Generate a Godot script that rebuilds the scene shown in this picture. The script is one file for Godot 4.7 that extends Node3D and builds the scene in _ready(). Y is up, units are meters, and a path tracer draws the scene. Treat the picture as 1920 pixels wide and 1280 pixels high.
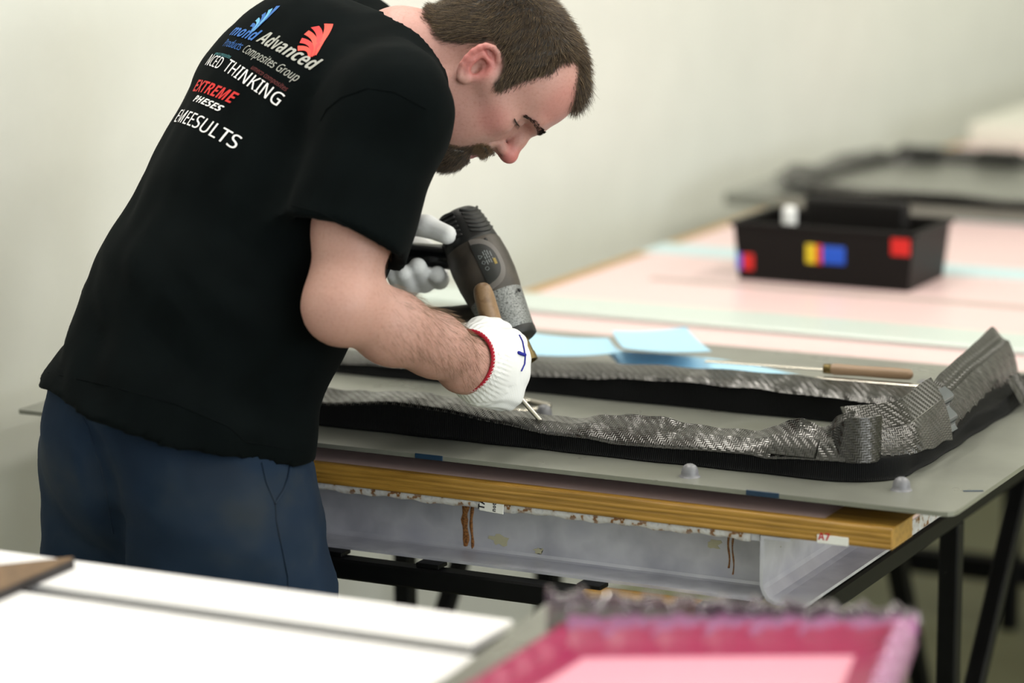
extends Node3D
# A man in a black T-shirt bends over a lay-up table and works carbon fibre strips with a heat gun.
# World: x runs along the front edge of the tables, -z away along their side edge, y up, metres.

const FOCAL := 5600.0                       # focal length in pixels of a 1920 x 1280 picture
const EYE := Vector3(0, 1.75, 0)
const TOP := 0.857                          # upper face of the grey lay-up plate
var cam_basis := Basis(Vector3.UP, deg_to_rad(26.3)) * Basis(Vector3.RIGHT, deg_to_rad(-10.6))
var rng := RandomNumberGenerator.new()
var M := {}

func _ready():
	rng.seed = 7
	setup_view()
	make_materials()
	make_room()
	make_lights()
	make_layup_table()
	make_layup_plate()
	make_far_table()
	make_third_table()
	make_near_table()
	make_pink_tray()
	make_toolbox()
	make_carbon()
	make_blue_sheets()
	make_small_tools()
	make_heat_gun()
	make_pick()
	make_person()

func setup_view():
	var cam := Camera3D.new()
	cam.name = "camera"
	add_child(cam)
	cam.transform = Transform3D(cam_basis, EYE)
	var at := CameraAttributesPhysical.new()
	at.frustum_focal_length = 153.1
	at.frustum_focus_distance = 4.0
	at.frustum_near = 0.1
	at.frustum_far = 60.0
	at.exposure_aperture = 2.8
	cam.attributes = at
	cam.fov = rad_to_deg(2.0 * atan(640.0 / FOCAL))
	cam.current = true
	var we := WorldEnvironment.new()
	we.name = "world_environment"
	var e := Environment.new()
	e.background_mode = Environment.BG_COLOR
	e.background_color = Color(0.6, 0.65, 0.7)
	e.tonemap_mode = Environment.TONE_MAPPER_LINEAR
	e.tonemap_exposure = 0.455
	e.sdfgi_enabled = true
	e.ssao_enabled = true
	e.ssil_enabled = true
	we.environment = e
	add_child(we)

func make_lights():
	# rows of ceiling luminaires; the panel glows and an area light of the same size stands just below it
	for l in [
		["over the far end of the lay-up table", 0.3, -3.4, 0.35], ["over the near end of the pink table", 0.3, -5.4, 1.1], ["over the rear table", 0.3, -7.6, 0.8],
		["in the middle row, behind the camera", 2.8, 1.6, 0.6], ["in the middle row, beside the camera", 2.8, -0.8, 0.7], ["in the middle row, level with the lay-up table", 2.8, -3.4, 0.9], ["in the middle row, level with the pink table", 2.8, -5.8, 1.2], ["in the middle row, near the back wall", 2.8, -8.2, 0.7],
		["in the left row, behind the camera", 0.3, 1.6, 0.3], ["in the right row, level with the lay-up table", 5.0, -3.4, 0.9], ["in the right row, level with the pink table", 5.0, -5.8, 1.0]]:
		luminaire(Vector3(l[1], 4.15, l[2]), Vector2(0.6, 1.5), 10.5 * l[3], "white framed ceiling light panel " + l[0])
	luminaire(Vector3(-1.95, 4.15, -3.15), Vector2(0.3, 1.5), 9.0, "narrow ceiling light panel right above the bending man")
	luminaire(Vector3(-2.36, 2.95, -4.0), Vector2(0.14, 1.5), 3.2, "low slim light fitting hung close to the left wall")

	# fill light, added behind three made-up windows in the unseen right wall
	for i in 3:
		var a := AreaLight3D.new()
		a.name = "added_window_light"
		a.area_size = Vector2(2.0, 2.0)
		a.light_energy = 20.0
		a.light_color = Color(0.97, 0.985, 1.0)
		a.area_range = 30.0
		a.area_attenuation = 2.0
		a.area_normalize_energy = true
		a.shadow_enabled = true
		add_child(a, true)
		a.position = Vector3(5.985, 1.9, 3.0 - 2.6 * i)
		a.rotation.y = PI / 2

func luminaire(p: Vector3, size: Vector2, energy: float, label: String):
	var t = thing("ceiling_light", label, "light", p, 0.0, "ceiling light panels")
	var fr := MB.new()
	for s in [[0, 1], [0, -1], [1, 1], [1, -1]]:
		if s[0] == 0:
			fr.box(Vector3(s[1] * (size.x / 2 + 0.015), -0.02, 0), Vector3(0.03, 0.05, size.y + 0.06), 0.004)
		else:
			fr.box(Vector3(0, -0.02, s[1] * (size.y / 2 + 0.015)), Vector3(size.x, 0.05, 0.03), 0.004)
	part(t, "frame", fr, M.white_paint)
	var d := MB.new()
	d.box(Vector3(0, -0.02, 0), Vector3(size.x, 0.012, size.y), 0.002)
	part(t, "light_diffuser", d, M.glow)
	var l := AreaLight3D.new()
	l.name = "light"
	l.area_size = size
	l.light_energy = energy
	l.light_color = Color(1.0, 0.985, 0.95)
	l.area_range = 30.0
	l.area_attenuation = 2.0
	l.area_normalize_energy = true
	l.shadow_enabled = true
	t.add_child(l, true)
	l.position = Vector3(0, -0.05, 0)
	l.rotation.x = -PI / 2

# ---------------------------------------------------------------- naming and parenting
var used := {}
func numbered(called: String) -> String:
	var n: int = used.get(called, 0)
	used[called] = n + 1
	return called if n == 0 else "%s_%03d" % [called, n]

func tag(o: Node, label: String, category := "", group := "", kind := "") -> Node:
	if label: o.set_meta("label", label)
	if category: o.set_meta("category", category)
	if group: o.set_meta("group", group)
	if kind: o.set_meta("kind", kind)
	return o

func thing(called: String, label: String, category: String, at := Vector3.ZERO, turn := 0.0, group := "") -> Node3D:
	var o := Node3D.new()
	o.name = numbered(called)
	add_child(o, true)
	o.position = at
	o.rotation.y = turn
	tag(o, label, category, group)
	return o

func part_named(parent: Node, called: String) -> String:
	var n := 0
	var name_now := called
	while parent.has_node(NodePath(name_now)):
		n += 1
		name_now = "%s_%03d" % [called, n]
	return name_now

func part(parent: Node, called: String, mb, mat: Material, label := "") -> MeshInstance3D:
	var o := MeshInstance3D.new()
	o.name = part_named(parent, called)
	o.mesh = mb if mb is Mesh else mb.done()
	o.material_override = mat
	o.cast_shadow = GeometryInstance3D.SHADOW_CASTING_SETTING_ON
	parent.add_child(o, true)
	if label: o.set_meta("label", label)
	return o

func struct(called: String, mb, mat: Material) -> MeshInstance3D:
	var o := MeshInstance3D.new()
	o.name = called
	o.mesh = mb if mb is Mesh else mb.done()
	o.material_override = mat
	add_child(o, true)
	o.set_meta("kind", "structure")
	return o

func solo(called: String, label: String, category: String, mb, mat: Material, at := Vector3.ZERO, group := "") -> MeshInstance3D:
	var o := MeshInstance3D.new()
	o.name = numbered(called)
	o.mesh = mb if mb is Mesh else mb.done()
	o.material_override = mat
	add_child(o, true)
	o.position = at
	tag(o, label, category, group)
	return o

func spot(px: float, py: float, depth: float) -> Vector3:
	return EYE + cam_basis * Vector3((px - 960.0) / FOCAL * depth, (640.0 - py) / FOCAL * depth, -depth)

# ---------------------------------------------------------------- mesh building
class MB:
	var v := PackedVector3Array()
	var n := PackedVector3Array()
	var uv := PackedVector2Array()
	var c := PackedColorArray()
	var ix := PackedInt32Array()

	func add(p: Vector3, nn: Vector3, t := Vector2.ZERO, col := Color.WHITE) -> int:
		v.append(p); n.append(nn); uv.append(t); c.append(col)
		return v.size() - 1

	# flat polygon, counter-clockwise seen from its front
	func poly(pts: Array, out := Vector3.ZERO, uvs: Array = []):
		var nn: Vector3 = Vector3.ZERO
		for i in range(1, pts.size() - 1):
			nn += (pts[i] - pts[0]).cross(pts[i + 1] - pts[0])
		nn = nn.normalized()
		var flip := out != Vector3.ZERO and nn.dot(out) < 0
		if flip: nn = -nn
		var s := v.size()
		for i in pts.size():
			add(pts[i], nn, uvs[i] if uvs else Vector2.ZERO)
		for i in range(1, pts.size() - 1):
			if flip:
				ix.append_array([s, s + i, s + i + 1])
			else:
				ix.append_array([s, s + i + 1, s + i])

	func box(at: Vector3, size: Vector3, bevel := 0.0, basis := Basis()):
		var h := size / 2
		bevel = minf(bevel, minf(h.x, minf(h.y, h.z)) * 0.9)
		var pt := func(sx, sy, sz, ax):
			var q := Vector3(sx * (h.x - bevel), sy * (h.y - bevel), sz * (h.z - bevel))
			q[ax] = [sx, sy, sz][ax] * h[ax]
			return at + basis * q
		for ax in 3:
			var b := (ax + 1) % 3
			var d := (ax + 2) % 3
			for s in [-1, 1]:
				var ps := []
				for w in [[-1, -1], [1, -1], [1, 1], [-1, 1]]:
					var g := [0, 0, 0]
					g[ax] = s; g[b] = w[0]; g[d] = w[1]
					ps.append(pt.call(g[0], g[1], g[2], ax))
				var nn := Vector3.ZERO
				nn[ax] = s
				poly(ps, basis * nn, [Vector2(0, 0), Vector2(size[b], 0), Vector2(size[b], size[d]), Vector2(0, size[d])])
		if bevel <= 0.0: return
		for ax in 3:
			var b := (ax + 1) % 3
			var d := (ax + 2) % 3
			for s1 in [-1, 1]:
				for s2 in [-1, 1]:
					var g := [0, 0, 0]
					g[b] = s1; g[d] = s2
					g[ax] = -1
					var p0 = pt.call(g[0], g[1], g[2], b)
					var p1 = pt.call(g[0], g[1], g[2], d)
					g[ax] = 1
					var p2 = pt.call(g[0], g[1], g[2], d)
					var p3 = pt.call(g[0], g[1], g[2], b)
					var nn := Vector3.ZERO
					nn[b] = s1; nn[d] = s2
					poly([p0, p1, p2, p3], basis * nn)
		for sx in [-1, 1]:
			for sy in [-1, 1]:
				for sz in [-1, 1]:
					poly([pt.call(sx, sy, sz, 0), pt.call(sx, sy, sz, 1), pt.call(sx, sy, sz, 2)], basis * Vector3(sx, sy, sz))

	# smooth grid of points; rows run along u, columns along v
	func grid(rows: Array, close_cols := false, uv_of = null, cols = null):
		var s := v.size()
		var R := rows.size()
		var C: int = rows[0].size()
		for i in R:
			for j in C:
				var t: Vector2 = uv_of[i][j] if uv_of else Vector2(float(j) / maxi(C - 1, 1), float(i) / maxi(R - 1, 1))
				add(rows[i][j], Vector3.ZERO, t, cols[i][j] if cols else Color.WHITE)
		var Cn := C if close_cols else C - 1
		for i in R - 1:
			for j in Cn:
				var j2 := (j + 1) % C
				var a := s + i * C + j
				var b := s + i * C + j2
				var d := s + (i + 1) * C + j
				var e := s + (i + 1) * C + j2
				ix.append_array([a, b, e, a, e, d])
		var acc := PackedVector3Array()
		acc.resize(R * C)
		for i in R - 1:
			for j in Cn:
				var j2 := (j + 1) % C
				var f: Vector3 = (rows[i + 1][j2] - rows[i][j]).cross(rows[i][j2] - rows[i + 1][j])
				for q in [i * C + j, i * C + j2, (i + 1) * C + j, (i + 1) * C + j2]:
					acc[q] += f
		if not close_cols:   # weld the seam of a loft whose last column repeats the first
			for i in R:
				if rows[i][0].distance_to(rows[i][C - 1]) < 1e-6:
					acc[i * C] += acc[i * C + C - 1]
					acc[i * C + C - 1] = acc[i * C]
		for q in R * C:
			n[s + q] = acc[q].normalized()

	# tube along a path with a radius at every point, round caps
	func tube(path: Array, radii: Array, seg := 12, caps := true, flat := 1.0):
		var rows := []
		var up := Vector3.UP
		var P := path.duplicate()
		var Rr := radii.duplicate()
		if caps:
			var d0: Vector3 = (P[0] - P[1]).normalized()
			var d1: Vector3 = (P[-1] - P[-2]).normalized()
			var r0: float = Rr[0]
			var r1: float = Rr[-1]
			var head := []
			var hr := []
			for a in [0.02, 0.35, 0.7, 1.1]:
				head.append(P[0] + d0 * r0 * cos(a) * 0.9); hr.append(r0 * sin(a))
			var tail := []
			var tr := []
			for a in [1.1, 0.7, 0.35, 0.02]:
				tail.append(P[-1] + d1 * r1 * cos(a) * 0.9); tr.append(r1 * sin(a))
			P = head + P + tail
			Rr = hr + Rr + tr
		for i in P.size():
			var dir: Vector3 = (P[mini(i + 1, P.size() - 1)] - P[maxi(i - 1, 0)]).normalized()
			if absf(dir.dot(up)) > 0.95: up = Vector3.RIGHT if absf(dir.x) < 0.9 else Vector3.BACK
			var sx := dir.cross(up).normalized()
			up = sx.cross(dir).normalized()
			var row := []
			for j in seg + 1:
				var a := TAU * (j % seg) / seg
				row.append(P[i] + (sx * cos(a) + up * sin(a) * flat) * Rr[i])
			rows.append(row)
		grid(rows)

	# turned profile: [radius, height] pairs about an axis
	func lathe(profile: Array, seg: int, at := Vector3.ZERO, basis := Basis()):
		var rows := []
		for p in profile:
			var row := []
			for j in seg + 1:
				var a := TAU * (j % seg) / seg
				row.append(at + basis * Vector3(p[0] * cos(a), p[1], -p[0] * sin(a)))
			rows.append(row)
		grid(rows)

	# polygon in the basis' xy plane, extruded by depth along its z, both ends capped
	func prism(outline: PackedVector2Array, depth: float, at: Vector3, basis: Basis, smooth := false):
		if Geometry2D.is_polygon_clockwise(outline):
			outline.reverse()
		var tri := Geometry2D.triangulate_polygon(outline)
		for s in [0.0, 1.0]:
			var base := v.size()
			var nn := basis * Vector3(0, 0, 1 if s > 0 else -1)
			for p in outline:
				add(at + basis * Vector3(p.x, p.y, s * depth), nn, p)
			for i in range(0, tri.size(), 3):
				var a: Vector3 = v[base + tri[i]]
				var b: Vector3 = v[base + tri[i + 1]]
				var d: Vector3 = v[base + tri[i + 2]]
				if (b - a).cross(d - a).dot(nn) > 0:
					ix.append_array([base + tri[i], base + tri[i + 2], base + tri[i + 1]])
				else:
					ix.append_array([base + tri[i], base + tri[i + 1], base + tri[i + 2]])
		for i in outline.size():
			var p := outline[i]
			var q := outline[(i + 1) % outline.size()]
			var e := (q - p).normalized()
			poly([at + basis * Vector3(p.x, p.y, 0), at + basis * Vector3(q.x, q.y, 0), at + basis * Vector3(q.x, q.y, depth), at + basis * Vector3(p.x, p.y, depth)], basis * Vector3(e.y, -e.x, 0), [Vector2(0, 0), Vector2(p.distance_to(q), 0), Vector2(p.distance_to(q), depth), Vector2(0, depth)])

	# sheet given as a grid, thickened by t along its normals
	func sheet(rows: Array, t: float, uv_of = null, cols = null):
		var g := MB.new()
		g.grid(rows)
		var R := rows.size()
		var C: int = rows[0].size()
		var low := []
		var high := []
		for i in R:
			var a := []
			var b := []
			for j in C:
				var nn: Vector3 = g.n[i * C + j]
				a.append(rows[i][j] + nn * t * 0.5)
				b.append(rows[i][j] - nn * t * 0.5)
			high.append(a)
			var br := b.duplicate()
			br.reverse()
			low.append(br)
		var uvr = null
		var cr = null
		if uv_of:
			uvr = []
			for r in uv_of:
				var q: Array = r.duplicate(); q.reverse(); uvr.append(q)
		if cols:
			cr = []
			for r in cols:
				var q: Array = r.duplicate(); q.reverse(); cr.append(q)
		grid(high, false, uv_of, cols)
		grid(low, false, uvr, cr)
		for i in R - 1:
			poly([high[i][0], high[i + 1][0], low[i + 1][C - 1], low[i][C - 1]], rows[i][0] - rows[i][1])
			poly([high[i][C - 1], high[i + 1][C - 1], low[i + 1][0], low[i][0]], rows[i][C - 1] - rows[i][C - 2])
		for j in C - 1:
			poly([high[0][j], high[0][j + 1], low[0][C - 2 - j], low[0][C - 1 - j]], rows[0][j] - rows[1][j])
			poly([high[R - 1][j], high[R - 1][j + 1], low[R - 1][C - 2 - j], low[R - 1][C - 1 - j]], rows[R - 1][j] - rows[R - 2][j])

	func done() -> ArrayMesh:
		# turn closed shapes outside out
		var arr := []
		arr.resize(Mesh.ARRAY_MAX)
		arr[Mesh.ARRAY_VERTEX] = v
		arr[Mesh.ARRAY_NORMAL] = n
		arr[Mesh.ARRAY_TEX_UV] = uv
		arr[Mesh.ARRAY_COLOR] = c
		arr[Mesh.ARRAY_INDEX] = ix
		var m := ArrayMesh.new()
		m.add_surface_from_arrays(Mesh.PRIMITIVE_TRIANGLES, arr)
		return m

	# flips a smooth closed shape whose faces look inward
	func outward() -> MB:
		var vol := 0.0
		for i in range(0, ix.size(), 3):
			vol += v[ix[i]].dot(v[ix[i + 1]].cross(v[ix[i + 2]]))
		if vol > 0.0:    # clockwise fronts give a negative volume
			for i in range(0, ix.size(), 3):
				var k := ix[i + 1]
				ix[i + 1] = ix[i + 2]
				ix[i + 2] = k
			for i in n.size():
				n[i] = -n[i]
		return self
# ---------------------------------------------------------------- materials
func mat(called: String, col: Color, rough: float, metal := 0.0) -> StandardMaterial3D:
	var m := StandardMaterial3D.new()
	m.resource_name = called
	m.albedo_color = col
	m.roughness = rough
	m.metallic = metal
	M[called] = m
	return m

func noise_tex(freq: float, seed_no: int, stops: Array, size := 256, octaves := 4, as_normal := false, bump := 4.0) -> NoiseTexture2D:
	var f := FastNoiseLite.new()
	f.noise_type = FastNoiseLite.TYPE_SIMPLEX_SMOOTH
	f.seed = seed_no
	f.frequency = freq
	f.fractal_octaves = octaves
	var t := NoiseTexture2D.new()
	t.width = size
	t.height = size
	t.seamless = true
	t.noise = f
	if as_normal:
		t.as_normal_map = true
		t.bump_strength = bump
	elif stops:
		var g := Gradient.new()
		g.offsets = PackedFloat32Array(stops.map(func(s): return s[0]))
		g.colors = PackedColorArray(stops.map(func(s): return s[1]))
		t.color_ramp = g
	return t

func tri(m: StandardMaterial3D, scale: float, world := true):
	m.uv1_triplanar = true
	m.uv1_world_triplanar = world
	m.uv1_scale = Vector3.ONE * scale

func twill_height(n: int, tows: int) -> Image:
	# 2 x 2 twill: rounded warp and weft tows, each floating over two and under two
	var data := PackedByteArray()
	data.resize(n * n)
	var cell := float(n) / tows
	for y in n:
		for x in n:
			var i := int(x / cell)
			var j := int(y / cell)
			var fx := fposmod(x / cell, 1.0) - 0.5
			var fy := fposmod(y / cell, 1.0) - 0.5
			var warp := posmod(i + j, 4) < 2
			var across := fx if warp else fy
			var h := sqrt(maxf(0.0, 1.0 - 3.6 * across * across))
			data[y * n + x] = int(40 + 200 * h)
	return Image.create_from_data(n, n, false, Image.FORMAT_L8, data)

func knit_height(n: int, cols: int, rib: bool) -> Image:
	var data := PackedByteArray()
	data.resize(n * n)
	var cell := float(n) / cols
	for y in n:
		for x in n:
			var fx := fposmod(x / cell, 1.0)
			var fy := fposmod(y / cell + (absf(fx - 0.5) * 1.2), 1.0)
			var h := absf(sin(fx * PI)) if rib else absf(sin(fx * PI)) * (0.55 + 0.45 * absf(sin(fy * PI)))
			data[y * n + x] = int(20 + 220 * h)
	return Image.create_from_data(n, n, false, Image.FORMAT_L8, data)

func make_materials():
	var W := Color.WHITE
	var m := mat("wall_paint", Color(0.86, 0.863, 0.838), 0.75)
	m.albedo_texture = noise_tex(0.02, 3, [[0.0, Color(0.975, 0.975, 0.975)], [1.0, W]])
	tri(m, 0.8)
	m = mat("ceiling_paint", Color(0.9, 0.9, 0.88), 0.9)
	m = mat("white_paint", Color(0.9, 0.9, 0.88), 0.5)
	m = mat("glow", Color(0.9, 0.9, 0.9), 0.6)
	m.emission_enabled = true
	m.emission = Color(1.0, 0.97, 0.92)
	m.emission_energy_multiplier = 2.0
	m = mat("added_pane_glow", Color(0.8, 0.85, 0.9), 0.3)  # glowing panes of the made-up windows that brighten the room
	m.emission_enabled = true
	m.emission = Color(0.93, 0.97, 1.0)
	m.emission_energy_multiplier = 2.5
	m = mat("concrete", Color(0.6, 0.61, 0.49), 0.55)
	m.albedo_texture = noise_tex(0.012, 5, [[0.0, Color(0.78, 0.78, 0.76)], [0.55, W], [1.0, Color(0.9, 0.9, 0.9)]])
	tri(m, 0.5)
	m = mat("black_steel", Color(0.045, 0.048, 0.052), 0.5, 0.0)
	m.metallic_specular = 0.25
	m.albedo_texture = noise_tex(0.03, 6, [[0.0, Color(0.8, 0.8, 0.8)], [0.75, W], [1.0, Color(1.0, 1.0, 1.0)]])
	tri(m, 3.0)
	m = mat("plate_metal", Color(0.51, 0.515, 0.485), 0.33, 0.3)
	m.albedo_texture = noise_tex(0.008, 8, [[0.0, Color(0.9, 0.9, 0.9)], [0.6, W], [1.0, Color(0.95, 0.95, 0.93)]])
	m.roughness_texture = noise_tex(0.02, 9, [[0.0, Color(0.8, 0.8, 0.8)], [1.0, W]])
	tri(m, 1.5)
	m = mat("dome_rubber", Color(0.43, 0.43, 0.45), 0.38)
	m = mat("aluminium", Color(0.75, 0.75, 0.79), 0.4, 0.2)
	m.albedo_texture = noise_tex(0.011, 10, [[0.0, Color(0.82, 0.82, 0.84)], [0.5, W], [1.0, Color(0.9, 0.9, 0.93)]], 256, 5)
	tri(m, 2.2)
	m = mat("glue_residue", Color(0.8, 0.8, 0.82), 0.6, 0.1)
	m.albedo_texture = noise_tex(0.03, 11, [[0.0, Color(0.45, 0.25, 0.1)], [0.3, Color(0.62, 0.42, 0.22)], [0.36, Color(0.9, 0.88, 0.86)], [0.7, W], [1.0, Color(0.8, 0.8, 0.82)]], 256, 4)
	tri(m, 6.0)
	m = mat("rust_glue", Color(0.60, 0.40, 0.20), 0.5)
	m.albedo_texture = noise_tex(0.05, 12, [[0.0, Color(0.45, 0.35, 0.3)], [0.45, Color(0.8, 0.75, 0.7)], [0.6, W], [1.0, W]])
	tri(m, 20.0)
	m = mat("plaster_spot", Color(0.7, 0.68, 0.58), 0.9)
	m = mat("pink_sheet", Color(0.88, 0.765, 0.765), 0.35)
	m = mat("gold_tape", Color(0.66, 0.50, 0.22), 0.35)
	m.albedo_texture = noise_tex(0.02, 13, [[0.0, Color(0.78, 0.76, 0.7)], [0.6, W], [1.0, W]])
	m.uv1_triplanar = true
	m.uv1_world_triplanar = true
	m.uv1_scale = Vector3(1.2, 14, 14)
	m = mat("pale_blue_tape", Color(0.74, 0.83, 0.85), 0.45)
	m = mat("strip_white", Color(0.78, 0.82, 0.80), 0.35, 0.15)
	m = mat("pencil_grey", Color(0.68, 0.62, 0.60), 0.6)
	m = mat("blue_tape", Color(0.02, 0.16, 0.27), 0.5)
	m = mat("paper", Color(0.88, 0.88, 0.88), 0.6)
	m = mat("ink_red", Color(0.7, 0.05, 0.12), 0.6)
	m = mat("ink_dark", Color(0.12, 0.1, 0.14), 0.6)
	m = mat("blue_film", Color(0.66, 0.84, 0.94), 0.4)
	m.backlight_enabled = true
	m.backlight = Color(0.25, 0.35, 0.4)
	m = mat("blue_film_deep", Color(0.03, 0.33, 0.62), 0.45)
	m = mat("white_board", Color(0.93, 0.92, 0.93), 0.45)
	m = mat("cream_board", Color(0.88, 0.875, 0.83), 0.5)
	m = mat("dark_felt", Color(0.06, 0.06, 0.065), 0.7)
	m = mat("brown_board", Color(0.47, 0.36, 0.25), 0.6)
	m.albedo_texture = noise_tex(0.03, 14, [[0.0, Color(0.8, 0.8, 0.8)], [1.0, W]])
	tri(m, 4.0)
	m = mat("board_edge", Color(0.16, 0.14, 0.14), 0.7)
	m = mat("magenta", Color(0.60, 0.13, 0.31), 0.35)
	m.backlight_enabled = true
	m.backlight = Color(0.5, 0.3, 0.4)
	m = mat("magenta_floor", Color(0.90, 0.62, 0.70), 0.35)
	m = mat("grey_bag", Color(0.30, 0.22, 0.30, 0.42), 0.1)
	m.transparency = BaseMaterial3D.TRANSPARENCY_ALPHA
	m = mat("clear_film", Color(0.74, 0.50, 0.68, 0.5), 0.15)
	m.transparency = BaseMaterial3D.TRANSPARENCY_ALPHA
	m = mat("tool_plastic", Color(0.06, 0.05, 0.048), 0.5)
	m.metallic_specular = 0.3
	m = mat("badge_red", Color(0.78, 0.07, 0.05), 0.4)
	m = mat("badge_blue", Color(0.0, 0.30, 0.75), 0.4)
	m = mat("badge_yellow", Color(0.82, 0.72, 0.08), 0.4)
	# carbon fibre, glossy film over a twill of dark tows
	var tw := twill_height(128, 4)
	var nm := tw.duplicate()
	nm.convert(Image.FORMAT_RGB8)
	nm.bump_map_to_normal_map(9.0)
	var nt := ImageTexture.create_from_image(nm)
	for c in [["carbon", Color(0.30, 0.296, 0.292), 0.13, 0.9]]:
		m = mat(c[0], c[1], c[2], c[3])
		m.normal_enabled = true
		m.normal_texture = nt
		m.normal_scale = 0.85
		m.uv1_scale = Vector3(1.0 / 0.0132, 1.0 / 0.0132, 1)
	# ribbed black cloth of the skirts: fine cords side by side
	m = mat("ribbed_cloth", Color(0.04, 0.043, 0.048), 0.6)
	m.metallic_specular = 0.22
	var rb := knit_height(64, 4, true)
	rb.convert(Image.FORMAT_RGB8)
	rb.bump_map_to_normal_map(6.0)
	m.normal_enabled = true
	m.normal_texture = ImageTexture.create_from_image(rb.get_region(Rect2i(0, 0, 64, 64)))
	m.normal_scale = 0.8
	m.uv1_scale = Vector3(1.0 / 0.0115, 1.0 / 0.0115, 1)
	m = mat("tape_silver", Color(0.45, 0.47, 0.5), 0.16, 0.8)
	m = mat("wood", Color(0.55, 0.44, 0.325), 0.42)
	m.albedo_texture = noise_tex(0.02, 15, [[0.0, Color(0.68, 0.62, 0.56)], [0.5, W], [1.0, Color(0.9, 0.9, 0.88)]])
	tri(m, 9.0)
	m = mat("wood_pale", Color(0.56, 0.46, 0.37), 0.5)
	m = mat("steel", Color(0.72, 0.70, 0.66), 0.25, 0.9)
	m = mat("brass", Color(0.40, 0.34, 0.2), 0.4, 0.7)
	# heat gun
	m = mat("gun_plastic", Color(0.27, 0.25, 0.235), 0.5)
	m.albedo_texture = noise_tex(0.012, 16, [[0.0, Color(0.55, 0.55, 0.55)], [0.45, Color(0.85, 0.83, 0.8)], [0.7, Color(1.0, 0.97, 0.92)], [1.0, W]], 256, 5)
	tri(m, 7.0)
	m = mat("gun_rubber", Color(0.055, 0.06, 0.062), 0.5)
	m = mat("gun_grip", Color(0.025, 0.025, 0.032), 0.25)
	m = mat("gun_label", Color(0.06, 0.07, 0.075), 0.4)
	m = mat("gun_rim", Color(0.36, 0.34, 0.33), 0.45)
	m = mat("gun_sleeve", Color(0.52, 0.53, 0.53), 0.45, 0.4)
	m.albedo_texture = noise_tex(0.06, 17, [[0.0, Color(0.12, 0.12, 0.12)], [0.30, Color(0.25, 0.25, 0.25)], [0.38, W], [1.0, W]], 256, 3)
	tri(m, 22.0)
	m = mat("label_print", Color(0.5, 0.52, 0.53), 0.5)
	m = mat("label_gold", Color(0.55, 0.47, 0.2), 0.5)
	# clothing
	m = mat("shirt", Color(0.034, 0.052, 0.056), 0.9)
	m.metallic_specular = 0.13
	m.albedo_texture = noise_tex(0.012, 18, [[0.0, Color(0.8, 0.8, 0.8)], [0.7, W], [1.0, Color(1.0, 1.0, 1.0)]])
	tri(m, 4.0)
	m.rim_enabled = true
	m.rim = 0.08
	m.rim_tint = 0.5
	m = mat("trousers", Color(0.185, 0.232, 0.29), 0.9)
	m.metallic_specular = 0.16
	m.albedo_texture = noise_tex(0.009, 19, [[0.0, Color(0.62, 0.66, 0.72)], [0.5, Color(0.70, 0.76, 0.84)], [0.66, Color(0.82, 0.84, 0.88)], [0.8, Color(1.0, 0.93, 0.88)], [1.0, Color(1.0, 0.92, 0.85)]], 256, 4)
	tri(m, 2.2)
	m.rim_enabled = true
	m.rim = 0.1
	m.rim_tint = 0.5
	m = mat("skin", Color(1, 1, 1), 0.52)
	m.vertex_color_use_as_albedo = true
	m.albedo_texture = noise_tex(0.05, 20, [[0.0, Color(0.90, 0.82, 0.80)], [0.25, Color(0.97, 0.95, 0.945)], [0.55, W], [1.0, Color(1.0, 0.985, 0.975)]], 256, 3)
	tri(m, 14.0)
	m.subsurf_scatter_enabled = true
	m.subsurf_scatter_strength = 0.12
	m = mat("hair", Color(0.15, 0.115, 0.08), 0.5)
	m.albedo_texture = noise_tex(0.03, 21, [[0.0, Color(0.6, 0.6, 0.6)], [1.0, W]])
	tri(m, 12.0)
	m = mat("strand", Color(0.16, 0.12, 0.08), 0.45)
	m.vertex_color_use_as_albedo = true
	m.albedo_color = Color.WHITE
	m = mat("glove", Color(0.88, 0.885, 0.89), 0.9)
	var kn := knit_height(128, 16, false)
	kn.convert(Image.FORMAT_RGB8)
	kn.bump_map_to_normal_map(5.0)
	m.normal_enabled = true
	m.normal_texture = ImageTexture.create_from_image(kn)
	m.normal_scale = 0.16
	tri(m, 42.0, false)
	m.rim_enabled = true
	m.rim = 0.3
	m = mat("glove_hem", Color(0.62, 0.05, 0.16), 0.85)
	m = mat("seam_blue", Color(0.10, 0.12, 0.55), 0.8)
	m = mat("seam_white", Color(0.85, 0.8, 0.82), 0.8)
	m = mat("lips", Color(0.56, 0.30, 0.30), 0.45)
	m = mat("shoe", Color(0.05, 0.045, 0.04), 0.5)
	for p in [["print_white", Color(0.93, 0.92, 0.93)], ["print_grey", Color(0.62, 0.62, 0.60)], ["print_red", Color(0.78, 0.10, 0.10)], ["print_dark_red", Color(0.36, 0.05, 0.06)], ["print_orange", Color(0.88, 0.22, 0.14)], ["print_blue", Color(0.11, 0.36, 0.66)], ["print_pale_blue", Color(0.38, 0.65, 0.80)], ["print_teal", Color(0.25, 0.52, 0.56)]]:
		mat(p[0], p[1], 0.6)

# ---------------------------------------------------------------- the room
func slab(at: Vector3, size: Vector3, bevel := 0.0) -> MB:
	var b := MB.new()
	b.box(at, size, bevel)
	return b

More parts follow.
